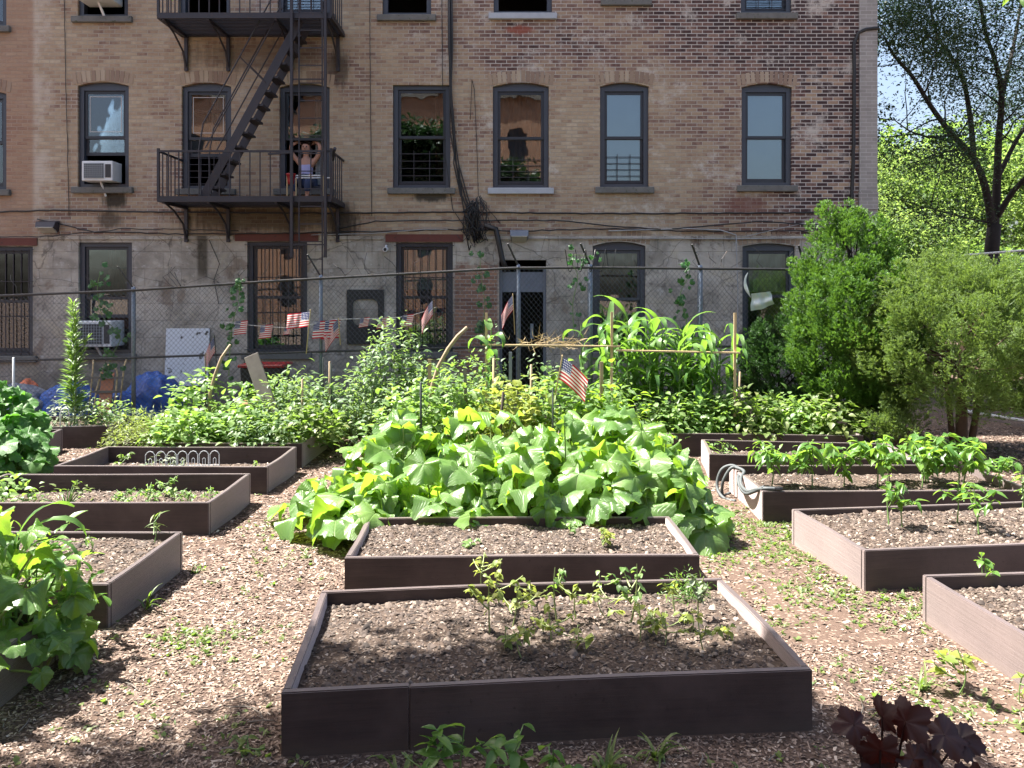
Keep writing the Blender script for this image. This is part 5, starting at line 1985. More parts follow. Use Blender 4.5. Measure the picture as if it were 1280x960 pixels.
# seedlings in the two front beds
FS = [((612, 790), .30, 26, 'yellow green seedling leaning over the wood chips at mid bed', 'yellowing', 3, .12), ((625, 752), .26, 18, 'pale seedling with drooping shoots behind the first one', 'yellowing', 3, .14), ((655, 822), .20, 12, 'small pale seedling nearest the front board', 'yellowing', 2, .08),
      ((697, 776), .32, 12, 'single tall pale seedling with leaves at its top', 'bean', 2, .05), ((690, 800), .22, 22, 'wilted straw coloured seedling beside the tall one', 'yellowing', 4, .12), ((788, 775), .34, 20, 'tallest pale seedling with several thin stems', 'bean', 5, .10),
      ((752, 742), .16, 14, 'round leaf seedling touching the back board', 'bean', 3, .10), ((800, 800), .20, 20, 'wilted seedling with bent stems near the bed centre', 'yellowing', 4, .14), ((875, 775), .26, 20, 'silvery seedling in front of the feathery marigold', 'silver', 4, .06),
      ((880, 812), .20, 14, 'bright yellow seedling near the end board', 'yellowing', 3, .09), ((862, 790), .14, 10, 'tiny seedling between the marigold and the front board', 'yellowing', 2, .06), ((630, 815), .14, 10, 'dim seedling at the edge of the tree shadow', 'weed', 3, .07), ((905, 800), .10, 6, 'smallest sprout by the end board', 'yellowing', 2, .04),
      ((602, 742), .24, 14, 'wispy pale seedling nearest the open path end of its row', 'yellowing', 4, .13), ((665, 760), .18, 16, 'wispy low seedling between the leaning one and the tall one', 'yellowing', 5, .15), ((720, 770), .20, 16, 'wispy yellow seedling just past the single tall one', 'yellowing', 5, .14),
      ((760, 770), .16, 16, 'straggling pale seedling before the round leaf one', 'yellowing', 5, .15), ((830, 805), .17, 16, 'straggling pale seedling before the tallest one', 'yellowing', 5, .15), ((845, 765), .22, 14, 'thin pale seedling leaning against the marigold', 'yellowing', 4, .10),
      ((640, 780), .22, 18, 'tangled pale seedling at the thick of the row', 'yellowing', 6, .14), ((715, 812), .12, 12, 'limp pale sprout lying over the dark chip', 'yellowing', 4, .12)]
for i, (pp, h, nl, lab, mt, br_, sp) in enumerate(FS):
    g = gp(*pp, .215)
    stalk_plant('seedling', (g.x, g.y, .205), lab, 'seedling', h, int(nl * 1.7), .050, T_OVATE, mt, 300 + i, branches=br_, spread=sp, topheavy=.35, stem='stem_pale', droop=-.2)
g = gp(858, 748, .215)
bush('marigold_plant', (g.x, g.y, .2), 'dense feathery green marigold in the far corner of the nearest bed', 'marigold', 420, .13, .13, .17, .035, T_NARROW, 'pepper', 320, stems=10)
S2 = [((752, 684), .15, 26, 'yellow green seedling alone in the second bare bed', 'yellowing'), ((712, 668), .10, 8, 'tiny sprout near the squash leaves in the second bare bed', 'bean'), ((590, 685), .07, 8, 'faint small sprout in the second bare bed', 'bean')]
for i, (pp, h, nl, lab, mt) in enumerate(S2):
    g = gp(*pp, .235)
    stalk_plant('seedling', (g.x, g.y, .225), lab, 'seedling', h, nl, .055, T_OVATE, mt, 330 + i, branches=4, spread=.07, topheavy=.3)

# weeds at the very front
g = gp(575, 968)
stalk_plant('weed_plant', (g.x, g.y, 0), 'broad leaf weed with the tallest leaf tip against the nearest board', 'weed', .19, 26, .115, T_LANCE, 'pepper', 340, branches=5, spread=.11, topheavy=.3, droop=.15)
g = gp(640, 972)
stalk_plant('weed_plant', (g.x, g.y, 0), 'broad leaf weed beside the tallest weed under the nearest board', 'weed', .17, 26, .11, T_LANCE, 'pepper', 341, branches=5, spread=.12, topheavy=.3, droop=.1)
g = gp(690, 975)
stalk_plant('weed_plant', (g.x, g.y, 0), 'low dark weed between the broad leaf weeds and the grass tuft', 'weed', .12, 20, .09, T_OVATE, 'pepper', 342, branches=4, spread=.12, topheavy=.3)
g = gp(757, 965)
grass_tuft((g.x, g.y, 0), 'low grass tuft under the middle of the nearest board', 16, .17, .014, 343)
g = gp(820, 950)
grass_tuft((g.x, g.y, 0), 'tall grass tuft with one arching blade under the nearest board', 14, .22, .016, 344)
g = gp(495, 968)
grass_tuft((g.x, g.y, 0), 'single upright grass blade before the nearest board', 3, .16, .014, 345)
g = gp(530, 975)
stalk_plant('weed_plant', (g.x, g.y, 0), 'flat small weed next to the single grass blade', 'weed', .10, 14, .06, T_LANCE, 'weed', 346, branches=4, spread=.12, topheavy=.3)
g = gp(310, 950)
stalk_plant('weed_plant', (g.x, g.y, 0), 'small weed in the tree shadow beside the nearest bed', 'weed', .08, 18, .06, T_OVATE, 'weed', 347, branches=4, spread=.1, topheavy=.2)

# purple-red plant in the shade at the very front
t = thing('red_leaf_plant', (1.42, 3.12, 0), 'dark purple red plant with toothed leaves in the shade at the front', 'plant')
r = random.Random(21)
T_RED = [round_leaf(5, 44, 3, .16, .25, .3, .12, .06, 30 + s) for s in range(2)]
LOC, D, UP, S, paths = [], [], [], [], []
spots = [(-.10, .0, .43, -.6, -.2), (.02, .02, .45, 0, .5), (.10, .0, .44, .3, .3), (.24, -.02, .40, 1, -.1), (.30, -.02, .385, .8, -.2), (-.02, -.05, .36, -.3, -.4), (.10, -.06, .33, .2, -.5), (.18, -.02, .33, .7, -.5),
         (.0, .0, .28, -.5, -.3), (-.2, -.05, .22, -1, 0), (-.33, -.05, .20, -1, .1), (-.42, -.02, .19, -.8, .3), (-.12, -.08, .22, -.4, -.4), (.28, -.05, .22, .8, 0), (.38, -.04, .22, .5, .5), (.13, -.10, .24, .1, -.6), (.45, -.03, .18, 1, .2), (-.5, -.05, .16, -1, 0), (.05, -.12, .2, 0, -1), (-.25, -.1, .2, -.5, -.5)]
for (x, y, z, dx, dz) in spots:
    LOC.append((x, y, z))
    D.append((dx + r.gauss(0, .15), -.25 + r.gauss(0, .2), dz + .1))
    UP.append((r.gauss(0, .3), -.9, .8 + r.gauss(0, .2)))
    S.append(r.uniform(.065, .095))
    paths.append(arc((x * .15, 0, -.02), (x, y, z), .02))
LOC, D, UP, S = map(np.array, (LOC, D, UP, S))
R = frames(D, UP)
np_object('leaves', [inst(T_RED[k], LOC[k::2], R[k::2], S[k::2]) for k in range(2)], M['red_leaf'], t)
np_object('stems', stems_block(paths, .008, .004), M['red_leaf'], t)

# ------------------------------------------------------------------ stakes, sticks, hose
def stake(px, pt, Y, zb, wd, label, mat='stake_wood', lean=0.0, round_=True, cat='stake', name='garden_stake'):
    p = wp(px, pt, Y)
    b = MB()
    if round_:
        b.tube([(p.x - lean, p.y, zb), (p.x - lean * .5, p.y, (zb + p.z) / 2), (p.x, p.y, p.z), (p.x, p.y, p.z + .003)], [wd / 2, wd / 2, wd * .46, wd * .3], 7)
    else:
        b.bar((p.x - lean, p.y, zb), (p.x, p.y, p.z), wd, wd * .5, up=(0, 1, 0))
    return tag(b.build(name, M[mat], None, smooth=round_), label, cat, 'stakes among the plants')


stake(412, 452, 11.0, .2, .030, 'grey wooden stake beside two thin stakes in the tomato bushes', 'stake_wood')
stake(404, 447, 11.05, .2, .018, 'thin dark stake furthest towards the flagpole in the tomato bushes', 'green_metal')
stake(414, 455, 10.9, .2, .022, 'thin dark stake closest to the grey stake in the tomato bushes', 'green_metal')
stake(378, 474, 10.6, .2, .032, 'stubby wooden stake below the bright waving flag', 'stake_wood')
stake(526, 478, 9.0, .2, .028, 'dark green stake rising behind the squash leaves', 'green_metal')
stake(537, 449, 10.2, .2, .045, 'pale flat stake beside the thick curved stick', 'stake_wood', round_=False)
stake(581, 458, 9.7, .2, .040, 'grey flat stake between the curved stick and the lone corn plant', 'grey_wood', round_=False, lean=-.03)
stake(617, 448, 10.1, .2, .032, 'short pale stake below the lone corn plant', 'lath')
stake(638, 440, 10.1, .2, .040, 'pale green square stake near the lone corn plant', 'steel', round_=False)
stake(664, 456, 9.9, .2, .034, 'brown stake midway between the lone corn and the bright flag', 'stake_wood')
stake(629, 490, 9.0, .2, .036, 'brown stake leaning among the squash leaves', 'bark', lean=.06)
stake(752, 452, 9.5, .2, .040, 'pale stake between the bright flag and the corn', 'stake_wood', round_=False)
stake(691, 485, 9.0, .2, .020, 'thin dark stake close before the bright flag', 'green_metal')
stake(17, 447, 11.9, 0, .035, 'thin white pole standing before the far tarps', 'white_metal', name='pole', cat='pole')
stake(257, 441, 11.3, 0, .022, 'thin dark stake behind the dill with a twig top', 'bark')
stake(925, 465, 11.1, 0, .030, 'short brown stake leaning on the end lath post', 'stake_wood', lean=.03)


def bent_stick(pts, Y, r0, r1, label):
    b = MB()
    P = [tuple(wp(px, py, Y)) for px, py in pts]
    m_ = len(P)
    b.tube(P, [r0 + (r1 - r0) * i / (m_ - 1) for i in range(m_)], 7)
    tag(b.build('bent_stick', M['stake_wood'], None, smooth=True), label, 'stick', 'bent sticks in the garden')


bent_stick([(538, 505), (541, 480), (548, 458), (560, 436), (572, 420), (584, 409)], 9.9, .028, .022, 'thick curved stick leaning behind the squash patch')
bent_stick([(262, 520), (263, 490), (269, 468), (277, 447), (288, 431)], 10.7, .024, .018, 'curved bare stick beside the spotted white panel')

b = MB()
o_, R_, W_, D_, _s = BEDS['right3']
hp = [(.30, -.03, .02), (-.06, .30, .02), (-.10, .55, .10), (-.07, .72, .30), (.0, .78, .33), (.06, .72, .29), (.02, .58, .24), (-.03, .40, .22), (-.035, .2, .26), (.0, .09, .305), (.10, .05, .302), (.16, .03, .305)]
hp2 = [(-.05, .98, .02), (-.09, .95, .12), (-.07, .90, .30), (.0, .88, .335), (.05, .80, .30), (.0, .70, .25), (-.04, .50, .2), (-.035, .30, .22), (.0, .14, .305), (.08, .06, .30), (.20, .03, .306)]


def spline(pts, n=8):
    P = [Vector(p) for p in pts]
    out = []
    for i in range(len(P) - 1):
        p0, p1, p2, p3 = P[max(0, i - 1)], P[i], P[i + 1], P[min(len(P) - 1, i + 2)]
        for k in range(n):
            t_ = k / n
            out.append(.5 * ((2 * p1) + (p2 - p0) * t_ + (2 * p0 - 5 * p1 + 4 * p2 - p3) * t_ ** 2 + (3 * p1 - p0 - 3 * p2 + p3) * t_ ** 3))
    out.append(P[-1])
    return out


hs = thing('garden_hose', (o_.x, o_.y, 0), 'grey garden hose looped over the end board of the pepper bed', 'hose')
b.tube(spline([(-.02, 1.02, .015), (-.12, .92, .02), (-.13, .88, .16), (-.06, .86, .30), (.0, .84, .315), (.045, .74, .30), (-.02, .62, .26), (-.05, .48, .215), (-.05, .28, .215), (-.02, .12, .27), (.04, .04, .300), (.12, .02, .302)]), .017, 8)
b.tube(spline([(-.05, .70, .014), (-.14, .82, .016), (-.17, .96, .10), (-.12, .98, .26), (-.02, .95, .315), (.05, .86, .28), (-.02, .72, .24), (-.055, .5, .19), (-.055, .30, .19), (-.03, .14, .25), (.03, .05, .310)]), .017, 8)
b.build('hose', M['hose'], hs, smooth=True)
b = MB()
b.tube([(.12, .02, .302), (.16, .018, .302), (.19, .017, .302)], [.02, .022, .014], 8)
b.build('hose_fitting', M['cable'], hs)

# ------------------------------------------------------------------ flags
def flag(px_top, py_top, Y, Lc, Hc, label, az=0.0, droop=0.0, pole_len=.6, side=1, seed=0, lean=.03, pole_mat='lath', fold=.05, up=0.0):
    """small hand flag: stick with the cloth at its upper end"""
    p = wp(px_top, py_top, Y)
    t = thing('flag', p, label, 'flag')
    b = MB()
    b.tube([(lean, 0, -pole_len), (0, 0, 0), (0, 0, .012)], [.007, .007, .010], 6)
    b.build('pole', M[pole_mat], t, smooth=True)
    nu, nv = 16, 8
    vs, uv, fs = [], [], []
    ca, sa = math.cos(az), math.sin(az)
    for i in range(nu + 1):
        u = i / nu
        for j in range(nv + 1):
            v = j / nv
            z = -.015 - Hc * (1 - v) - droop * Lc * u ** 1.3 + up * Lc * u
            l = Lc * u * math.sqrt(max(.05, 1 - min(.95, droop) ** 2))
            wv = fold * math.sin(u * 7 + seed + v * 1.3) * u
            x, y = side * l, wv
            px_ = lean * (1 - v) * Hc / pole_len
            vs.append((x * ca - y * sa + px_, x * sa + y * ca, z))
            uv.append((u, v))
    for i in range(nu):
        for j in range(nv):
            a = i * (nv + 1) + j
            fs.append((a, a + nv + 1, a + nv + 2, a + 1))
    np_object('cloth', [(np.array(vs), np.array(fs), np.array(uv), 0)], M['flag'], t)
    return t


flag(388, 388, 11.45, .31, .21, 'sunlit striped flag flying from a thin stick above the tomato bushes', az=.25, side=-1, pole_len=.62, lean=-.06, seed=1, up=-.12)
flag(423, 398, 12.14, .34, .22, 'striped flag hanging limp on the fence post behind the waving flag', side=-1, az=.2, droop=.80, pole_len=.4, seed=2, fold=.03)
flag(541, 374, 12.1, .34, .22, 'striped flag hanging limp on the fence before the barred window with blinds', side=-1, az=.4, droop=.84, pole_len=.7, seed=3, fold=.03, pole_mat='green_metal')
flag(641, 368, 12.1, .34, .22, 'striped flag hanging limp before the dark doorway', side=-1, az=.3, droop=.84, pole_len=.6, seed=4, fold=.03)
flag(703, 445, 9.2, .40, .25, 'sunlit striped flag drooping among the bean bushes', side=1, az=.1, droop=.66, pole_len=.55, seed=5, fold=.03, lean=-.10)
flag(268, 420, 12.1, .34, .22, 'striped flag hanging limp in front of the spotted white panel', side=-1, az=.2, droop=.90, pole_len=.4, seed=6, fold=.03, pole_mat='green_metal')

bn = thing('bunting', (0, 0, 0), 'string of small striped pennants tied along the fence', 'bunting')
bp = [(283, 403), (330, 408), (372, 409), (415, 400), (470, 398), (510, 395), (545, 384)]
P = [wp(px, py, FEY - .06) for px, py in bp]
b = MB()
b.tube(spline([tuple(p) for p in P], 6), .004, 4)
b.build('string', M['rope'], bn)
for i, (px, py, sc_) in enumerate(((300, 402, 1.0), (331, 407, 1.0), (400, 402, 1.3), (412, 401, 1.4), (454, 398, .7), (477, 398, .8), (508, 394, .9), (358, 409, .6))):
    p = wp(px, py, FEY - .065)
    vs, uv, fs = [], [], []
    for a_ in range(7):
        for c_ in range(7):
            u, v = a_ / 6, c_ / 6
            vs.append((p.x + (u - .5) * .19 * sc_ + .03 * v, p.y + .015 * math.sin(u * 5 + i), p.z - .20 * sc_ * (1 - v) + .02 * u))
            uv.append((u, v))
    for a_ in range(6):
        for c_ in range(6):
            q = a_ * 7 + c_
            fs.append((q, q + 7, q + 8, q + 1))
    np_object('pennant', [(np.array(vs), np.array(fs), np.array(uv), 0)], M['flag'], bn)


# ------------------------------------------------------------------ things along the foot of the wall
def tarp(px, py, Y, sx, sy, sz_, label, mat='tarp', seed=0):
    p = wp(px, py, Y)
    bm = bmesh.new()
    bmesh.ops.create_icosphere(bm, subdivisions=5, radius=1)
    co = np.array([v.co[:] for v in bm.verts])
    nz = vnoise(co * 1.6, seed, 3)
    cr = np.abs(vnoise(co * 4.5, seed + 7, 3))
    for v, a, c_ in zip(bm.verts, nz, cr):
        k = 1 + .16 * a - .16 * c_
        z = max(v.co.z, -.15)
        v.co = Vector((v.co.x * sx * k, v.co.y * sy * k, z * sz_ * k + .14 * sz_))
    me = bpy.data.meshes.new('tarp')
    bm.to_mesh(me)
    bm.free()
    for pl in me.polygons:
        pl.use_smooth = True
    me.materials.append(M[mat])
    o = link('tarp_heap', me)
    o.location = (p.x, Y, 0)
    return tag(o, label, 'tarp', 'tarps heaped along the wall')


tarp(192, 500, 13.6, .50, .45, .68, 'tallest blue tarp heap behind the fence post', seed=1)
tarp(148, 520, 13.2, .40, .35, .42, 'low dark blue tarp heap between the sled and the fence post', seed=2)
tarp(92, 500, 13.5, .55, .45, .60, 'blue tarp heap behind the green spire plant', seed=3)
tarp(14, 500, 13.4, .75, .5, .50, 'long grey blue tarp heap at the picture edge', 'tarp_grey', seed=4)
tarp(34, 478, 13.9, .28, .25, .52, 'orange sheet poking out above the grey tarp', 'orange_cloth', seed=5)

p = wp(128, 505, 12.85)
t = thing('sled', (p.x, p.y, 0), 'old wooden sled with a rounded top leaning upright among the blue tarps', 'sled')
b = MB()
outer = [(-.17, 0, 0), (-.16, .12, .5)] + [(.13 * -math.cos(a), .22, .78 + .14 * math.sin(a)) for a in np.linspace(0, PI, 9)] + [(.16, .12, .5), (.17, 0, 0)]
b.tube(outer, .016, 6)
b.tube([(-.24, .02, .05), (-.25, .2, .9), (-.27, .24, 1.02)], .014, 6)
b.tube([(.24, .02, .05), (.25, .2, .9), (.27, .24, 1.02)], .014, 6)
b.build('runners', M['lath'], t, smooth=True)
b = MB()
b.bar((0, .015, .08), (0, .2, .80), .20, .016, up=(0, 1, 0))
b.build('deck', M['terracotta'], t)
b = MB()
for z in (.22, .5, .72):
    b.bar((-.25, .03 + z * .16, z), (.25, .03 + z * .16, z), .02, .035)
b.build('crosspieces', M['grey_wood'], t)

p = wp(312, 503, 10.9)
t = thing('potted_plant', (p.x, 11.1, .25), 'brown potted vine with pale leaves beside the leaning plank', 'potted plant')
b = MB()
b.tube([(0, 0, .0), (0, 0, .03), (0, 0, .30), (0, 0, .31), (0, 0, .35)], [.10, .12, .155, .175, .175], 16)
b.build('pot', M['terracotta'], t, smooth=True)
r = np.random.default_rng(9)
n = 26
L = np.stack([r.normal(0, .15, n), r.normal(-.05, .1, n), r.uniform(.25, .68, n)], -1)
D = np.stack([r.normal(0, .8, n), r.normal(-.5, .5, n), r.normal(-.3, .3, n)], -1)
np_object('leaves', [inst(T_SQUASH[0], L, frames(D, np.tile([0, -.2, 1.], (n, 1))), r.uniform(.05, .10, n))], M['squash'], t)
np_object('stems', stems_block([arc((0, 0, .3), tuple(q), .03) for q in L[:16]], .006, .003), M['stem'], t)
b = MB()
p, q = wp(341, 498, 10.75), wp(314, 444, 10.95)
b.bar((p.x, p.y, p.z - .25), q, .20, .03, up=(0, 1, 0))
tag(b.build('plank', M['grey_wood'], bevel=.004), 'weathered grey plank leaning beside the potted vine', 'plank')
p = wp(332, 452, 12.6)
t = thing('crate', (p.x, p.y, 0), 'dark storage box with a red lid behind the fence', 'box')
b = MB()
b.add([(-.27, -.2, 0), (.27, -.2, 0), (.27, .2, 0), (-.27, .2, 0), (-.32, -.25, .94), (.32, -.25, .94), (.32, .25, .94), (-.32, .25, .94)], [(0, 1, 2, 3)[::-1], (4, 5, 6, 7), (0, 1, 5, 4), (1, 2, 6, 5), (2, 3, 7, 6), (3, 0, 4, 7)])
b.build('body', M['board_dark'], t, bevel=.015)
b = MB()
b.box((0, 0, .965), (.70, .56, .05))
b.build('lid', M['red_plastic'], t, bevel=.015)

# torn white bag on the fence
p = wp(952, 376, FEY - .05)
t = thing('plastic_bag', p, 'torn white plastic bag caught on the fence before the corner window', 'bag')
r = np.random.default_rng(12)
nu, nv = 14, 10
vs, fs = [], []
for i in range(nu + 1):
    for j in range(nv + 1):
        u, v = i / nu - .5, j / nv - .5
        e = .5 - abs(u)
        vs.append((u * .32 * (1 - .2 * v) + .012 * math.sin(v * 9), .022 * math.sin(u * 13 + v * 4) + .015 * math.sin(v * 9), v * .25 + .07 * u * (1 - v) + .05 * abs(u) * (.5 - v)))
for i in range(nu):
    for j in range(nv):
        a = i * (nv + 1) + j
        fs.append((a, a + nv + 1, a + nv + 2, a + 1))
np_object('bag', [(np.array(vs), np.array(fs), None, 0)], M['cloth_white'], t)
np_object('torn_strip', [blade_block((-.17, -.01, .05), PI, .40, .06, 1.0, -.8, 8, 2.4)], M['cloth_white'], t)


# climbing ivy on the fence
def ivy(pts, n, size, label, seed, spread=.07, Y=FEY - .04):
    r = np.random.default_rng(seed)
    t = thing('climbing_vine', (0, 0, 0), label, 'vine', 'vines climbing the fence')
    P = [wp(px, py, Y) for px, py in pts]
    sp = spline([tuple(q) for q in P], 8)
    A = np.array([tuple(q) for q in sp])
    k = r.integers(0, len(A), n)
    L = A[k] + r.normal(0, spread, (n, 3)) * np.array([1, .35, 1])
    D = unit(n, r) * np.array([1, .4, .6]) + np.array([0, -.3, -.5])
    UP = np.tile([0, -1., .4], (n, 1)) + r.normal(0, .3, (n, 3))
    np_object('leaves', [inst(T_SQUASH[1], L, frames(D, UP), size * r.uniform(.6, 1.2, n))], M['ivy'], t)
    np_object('stem', stems_block([sp], .007, .004), M['stem'], t)


ivy([(286, 470), (288, 430), (292, 400), (298, 375), (300, 350)], 34, .055, 'thin vine climbing the fence beside the red barred window', 1)
ivy([(612, 440), (604, 410), (606, 380), (602, 350), (600, 322)], 24, .065, 'vine climbing the fence below the cable tangle', 2, Y=FEY + .3)
ivy([(852, 440), (858, 400), (850, 370), (862, 340), (848, 330)], 30, .055, 'vine climbing the fence behind the corn', 3)
ivy([(718, 420), (716, 380), (722, 345), (712, 320), (745, 322)], 26, .045, 'vine tangled in the razor wire', 4)
ivy([(132, 470), (140, 445), (150, 420), (128, 395), (122, 360), (126, 340)], 42, .06, 'vine climbing past the ground floor air conditioner', 5, spread=.09, Y=FEY + .25)
# ------------------------------------------------------------------ conifers and shrubs
def spray(k=7, seed=0, w=.16):
    """flat branchlet of scale leaves: a midrib with short side fingers"""
    r = random.Random(seed)
    vs, fs = [], []

    def strip(p, d, L, W):
        n = (-d[1], d[0])
        o = len(vs)
        vs.extend([(p[0] - n[0] * W * .5, p[1] - n[1] * W * .5, r.gauss(0, .02)), (p[0] + n[0] * W * .5, p[1] + n[1] * W * .5, r.gauss(0, .02)),
                   (p[0] + d[0] * L + n[0] * W * .3, p[1] + d[1] * L + n[1] * W * .3, r.gauss(.0, .05)), (p[0] + d[0] * L - n[0] * W * .3, p[1] + d[1] * L - n[1] * W * .3, r.gauss(.0, .05))])
        fs.append((o, o + 1, o + 2, o + 3))
    strip((0, 0), (0, 1), 1, w * .8)
    for i in range(k):
        t = .15 + .75 * i / (k - 1)
        a = (.75 + r.uniform(-.2, .2)) * (1 if i % 2 else -1)
        strip((0, t), (math.sin(a), math.cos(a)), (.48 - .32 * t) * r.uniform(.8, 1.2) + .06, w * r.uniform(.7, 1.1))
    return np.array(vs), np.array(fs), None


SPRAYS = [spray(7, s) for s in range(3)]
FINE = [spray(9, s + 20, .07) for s in range(3)]


def conifer(name, loc, label, h, rad, npl, per, size, mat, seed, tpl, prof, plume=(.36, .13), base=.35, lump=.22, trunk=(('bark', 0, 0, .0),), up=1.2, out=.5, squash_y=1.0, lean=(0, 0), cat='conifer', peaks=((0, 0),)):
    """crown of many plumes, each a flame of small flat sprays, over a lumpy outline"""
    r = np.random.default_rng(seed)
    t = thing(name, loc, label, cat)
    q = r.uniform(0, 1, npl * 4)
    a = r.uniform(0, 2 * PI, npl * 4)
    R0 = np.array([prof(x) for x in q])
    keep = r.uniform(0, R0.max(), npl * 4) < R0 + .06
    q, a, R0 = q[keep][:npl], a[keep][:npl], R0[keep][:npl]
    m_ = len(q)
    P = np.stack([np.cos(a) * 1.2, np.sin(a) * 1.2, q * h * 1.3], -1)
    nz = vnoise(P * 1.7, seed, 3)
    d = np.where(r.uniform(0, 1, m_) < .85, r.uniform(.78, 1.02, m_), r.uniform(.3, .75, m_))
    rr = rad * R0 * (1 + lump * nz) * d
    pk = np.array(peaks)[r.integers(0, len(peaks), m_)]
    C = np.stack([rr * np.cos(a) + lean[0] * q + pk[:, 0] * q ** 2, rr * np.sin(a) * squash_y + lean[1] * q + pk[:, 1] * q ** 2, base + q * (h - base - plume[0] * .7)], -1)
    V = np.stack([np.cos(a) * out * (1 - .6 * q), np.sin(a) * out * (1 - .6 * q), np.full(m_, up)], -1) + r.normal(0, .22, (m_, 3))
    V /= np.linalg.norm(V, axis=1, keepdims=True)
    sc = r.uniform(.65, 1.3, m_)
    k = np.repeat(np.arange(m_), per)
    n = len(k)
    tt = r.uniform(0, 1, n) ** .8
    pr = unit(n, r)
    pr -= V[k] * np.sum(pr * V[k], 1, keepdims=True)
    pr /= np.linalg.norm(pr, axis=1, keepdims=True) + 1e-9
    wid = plume[1] * (np.sin(PI * np.clip(.22 + .78 * tt, 0, 1)) ** .8) * r.uniform(.2, 1, n) ** .5
    L = C[k] + V[k] * (tt * plume[0] * sc[k])[:, None] + pr * (wid * sc[k])[:, None]
    D = V[k] * .9 + pr * .75 + r.normal(0, .22, (n, 3))
    UP = pr + r.normal(0, .6, (n, 3))
    S = size * r.uniform(.6, 1.3, n) * (1 - .3 * tt)
    Rm = frames(D, UP)
    wh = r.integers(0, len(tpl), n)
    np_object('crown', [inst(tp, L[wh == j], Rm[wh == j], S[wh == j]) for j, tp in enumerate(tpl)], M[mat], t, smooth=False)
    mb = MB()
    rn = random.Random(seed)
    tm = trunk[0][0]
    for (_, x, y, rr_) in trunk:
        mb.tube(arc((x * .3, y * .3, -.1), (x, y, base + h * .45), 0, 6, (rn.uniform(-.06, .06), rn.uniform(-.06, .06), 0)), [rr_ * (1 - .09 * k_) for k_ in range(7)], 8)
    for j in range(0, m_, 9 if out > .8 else 4):
        c = C[j]
        mb.tube(arc((c[0] * .10, c[1] * .10, max(base * rn.uniform(1.0, 2.6), c[2] - .55 * rad)), (c[0], c[1], max(c[2], base * 1.2)), -.05), [.018, .015, .012, .009, .006, .004], 5)
    mb.build('trunk', M[tm], t, smooth=True)
    return t


def prof_thuja(q):
    return (.50 + .50 * math.sin(min(1, q / .42) * PI / 2)) if q < .42 else max(.0, 1 - ((q - .42) / .58) ** 1.55) * .97 + .03


def prof_shrub(q):
    return max(.05, math.sin(PI * (.22 + .755 * q)) ** .75)


g = gp(1070, 556)
conifer('thuja_tree', (g.x + .02, g.y + .1, 0), 'dense bright green arborvitae with a pointed top at the corner of the building', 3.30, .84, 470, 95, .060, 'thuja', 401, SPRAYS, prof_thuja, plume=(.28, .105), base=.30, lump=.16,
        trunk=(('bark_dark', -.12, 0, .06), ('bark_dark', .05, .05, .06), ('bark_dark', .22, .0, .05), ('bark_dark', .0, -.1, .045)), up=1.25, out=.45, peaks=((-.28, 0), (.10, 0), (.10, 0)))
p = wp(962, 440, 12.0)
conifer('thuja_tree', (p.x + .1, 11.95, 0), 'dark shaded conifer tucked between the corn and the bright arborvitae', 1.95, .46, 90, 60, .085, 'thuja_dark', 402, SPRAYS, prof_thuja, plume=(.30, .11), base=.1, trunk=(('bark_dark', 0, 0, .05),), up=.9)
g = gp(1192, 568)
conifer('juniper_tree', (g.x + .12, g.y + .05, 0), 'shaggy grey green juniper with a bare reddish trunk beside the arborvitae', 2.66, 1.15, 420, 85, .075, 'juniper', 403, FINE, prof_shrub, plume=(.36, .125), base=.50, lump=.24,
        trunk=(('bark_red', .05, 0, .085), ('bark_red', -.25, .05, .045), ('bark_red', .30, .0, .05)), up=.85, out=.85, squash_y=.85)
conifer('juniper_tree', (g.x - .75, g.y - .1, 0), 'low juniper offshoot at the foot of the arborvitae', .75, .36, 24, 60, .075, 'juniper', 404, FINE, prof_shrub, plume=(.30, .10), base=.12, trunk=(('bark_red', .0, 0, .02),), up=.9)


# ------------------------------------------------------------------ broadleaf trees
def branching(mb, p, d, L, r, depth, rn, tips, spread=.6, upb=.12, ratio=.74):
    n = 5
    pts = [Vector(p)]
    rad = [r]
    dd = Vector(d).normalized()
    for k in range(n):
        dd = (dd + Vector((rn.gauss(0, .10), rn.gauss(0, .10), rn.gauss(0, .08) + upb * .25))).normalized()
        pts.append(pts[-1] + dd * (L / n))
        rad.append(r * (1 - .42 * (k + 1) / n))
    mb.tube(pts, rad, 7 if r > .05 else (5 if r > .015 else 4), cap=False)
    if depth == 0:
        tips.append((pts[-1], dd))
        tips.append((pts[2], dd))
        return
    kids = 2 if rn.random() < .55 else 3
    for k in range(kids):
        a = rn.uniform(0, 2 * PI)
        side = dd.orthogonal().normalized()
        side = Matrix.Rotation(a, 3, dd) @ side
        nd = (dd + side * rn.uniform(.45, 1.0) * spread * 1.5 + Vector((0, 0, upb))).normalized()
        st = pts[-1] if k < 2 else pts[3]
        branching(mb, st, nd, L * ratio * rn.uniform(.8, 1.15), rad[-1] * (.85 if k == 0 else .68), depth - 1, rn, tips, spread, upb, ratio)
    if depth <= 2:
        tips.append((pts[3], dd))


def leaves_at(tips, per, spread, size, r, tpl, flat=.5, down=0.0):
    A = np.array([tuple(p) for p, _ in tips])
    n = len(A) * per
    L = np.repeat(A, per, 0) + r.normal(0, 1, (n, 3)) * np.array([spread, spread, spread * flat])
    D = unit(n, r)
    D[:, 2] = D[:, 2] * .5 - down
    UP = np.tile([0, 0, 1.], (n, 1)) + unit(n, r) * .7
    return inst(tpl, L, frames(D, UP), size * r.uniform(.6, 1.3, n))


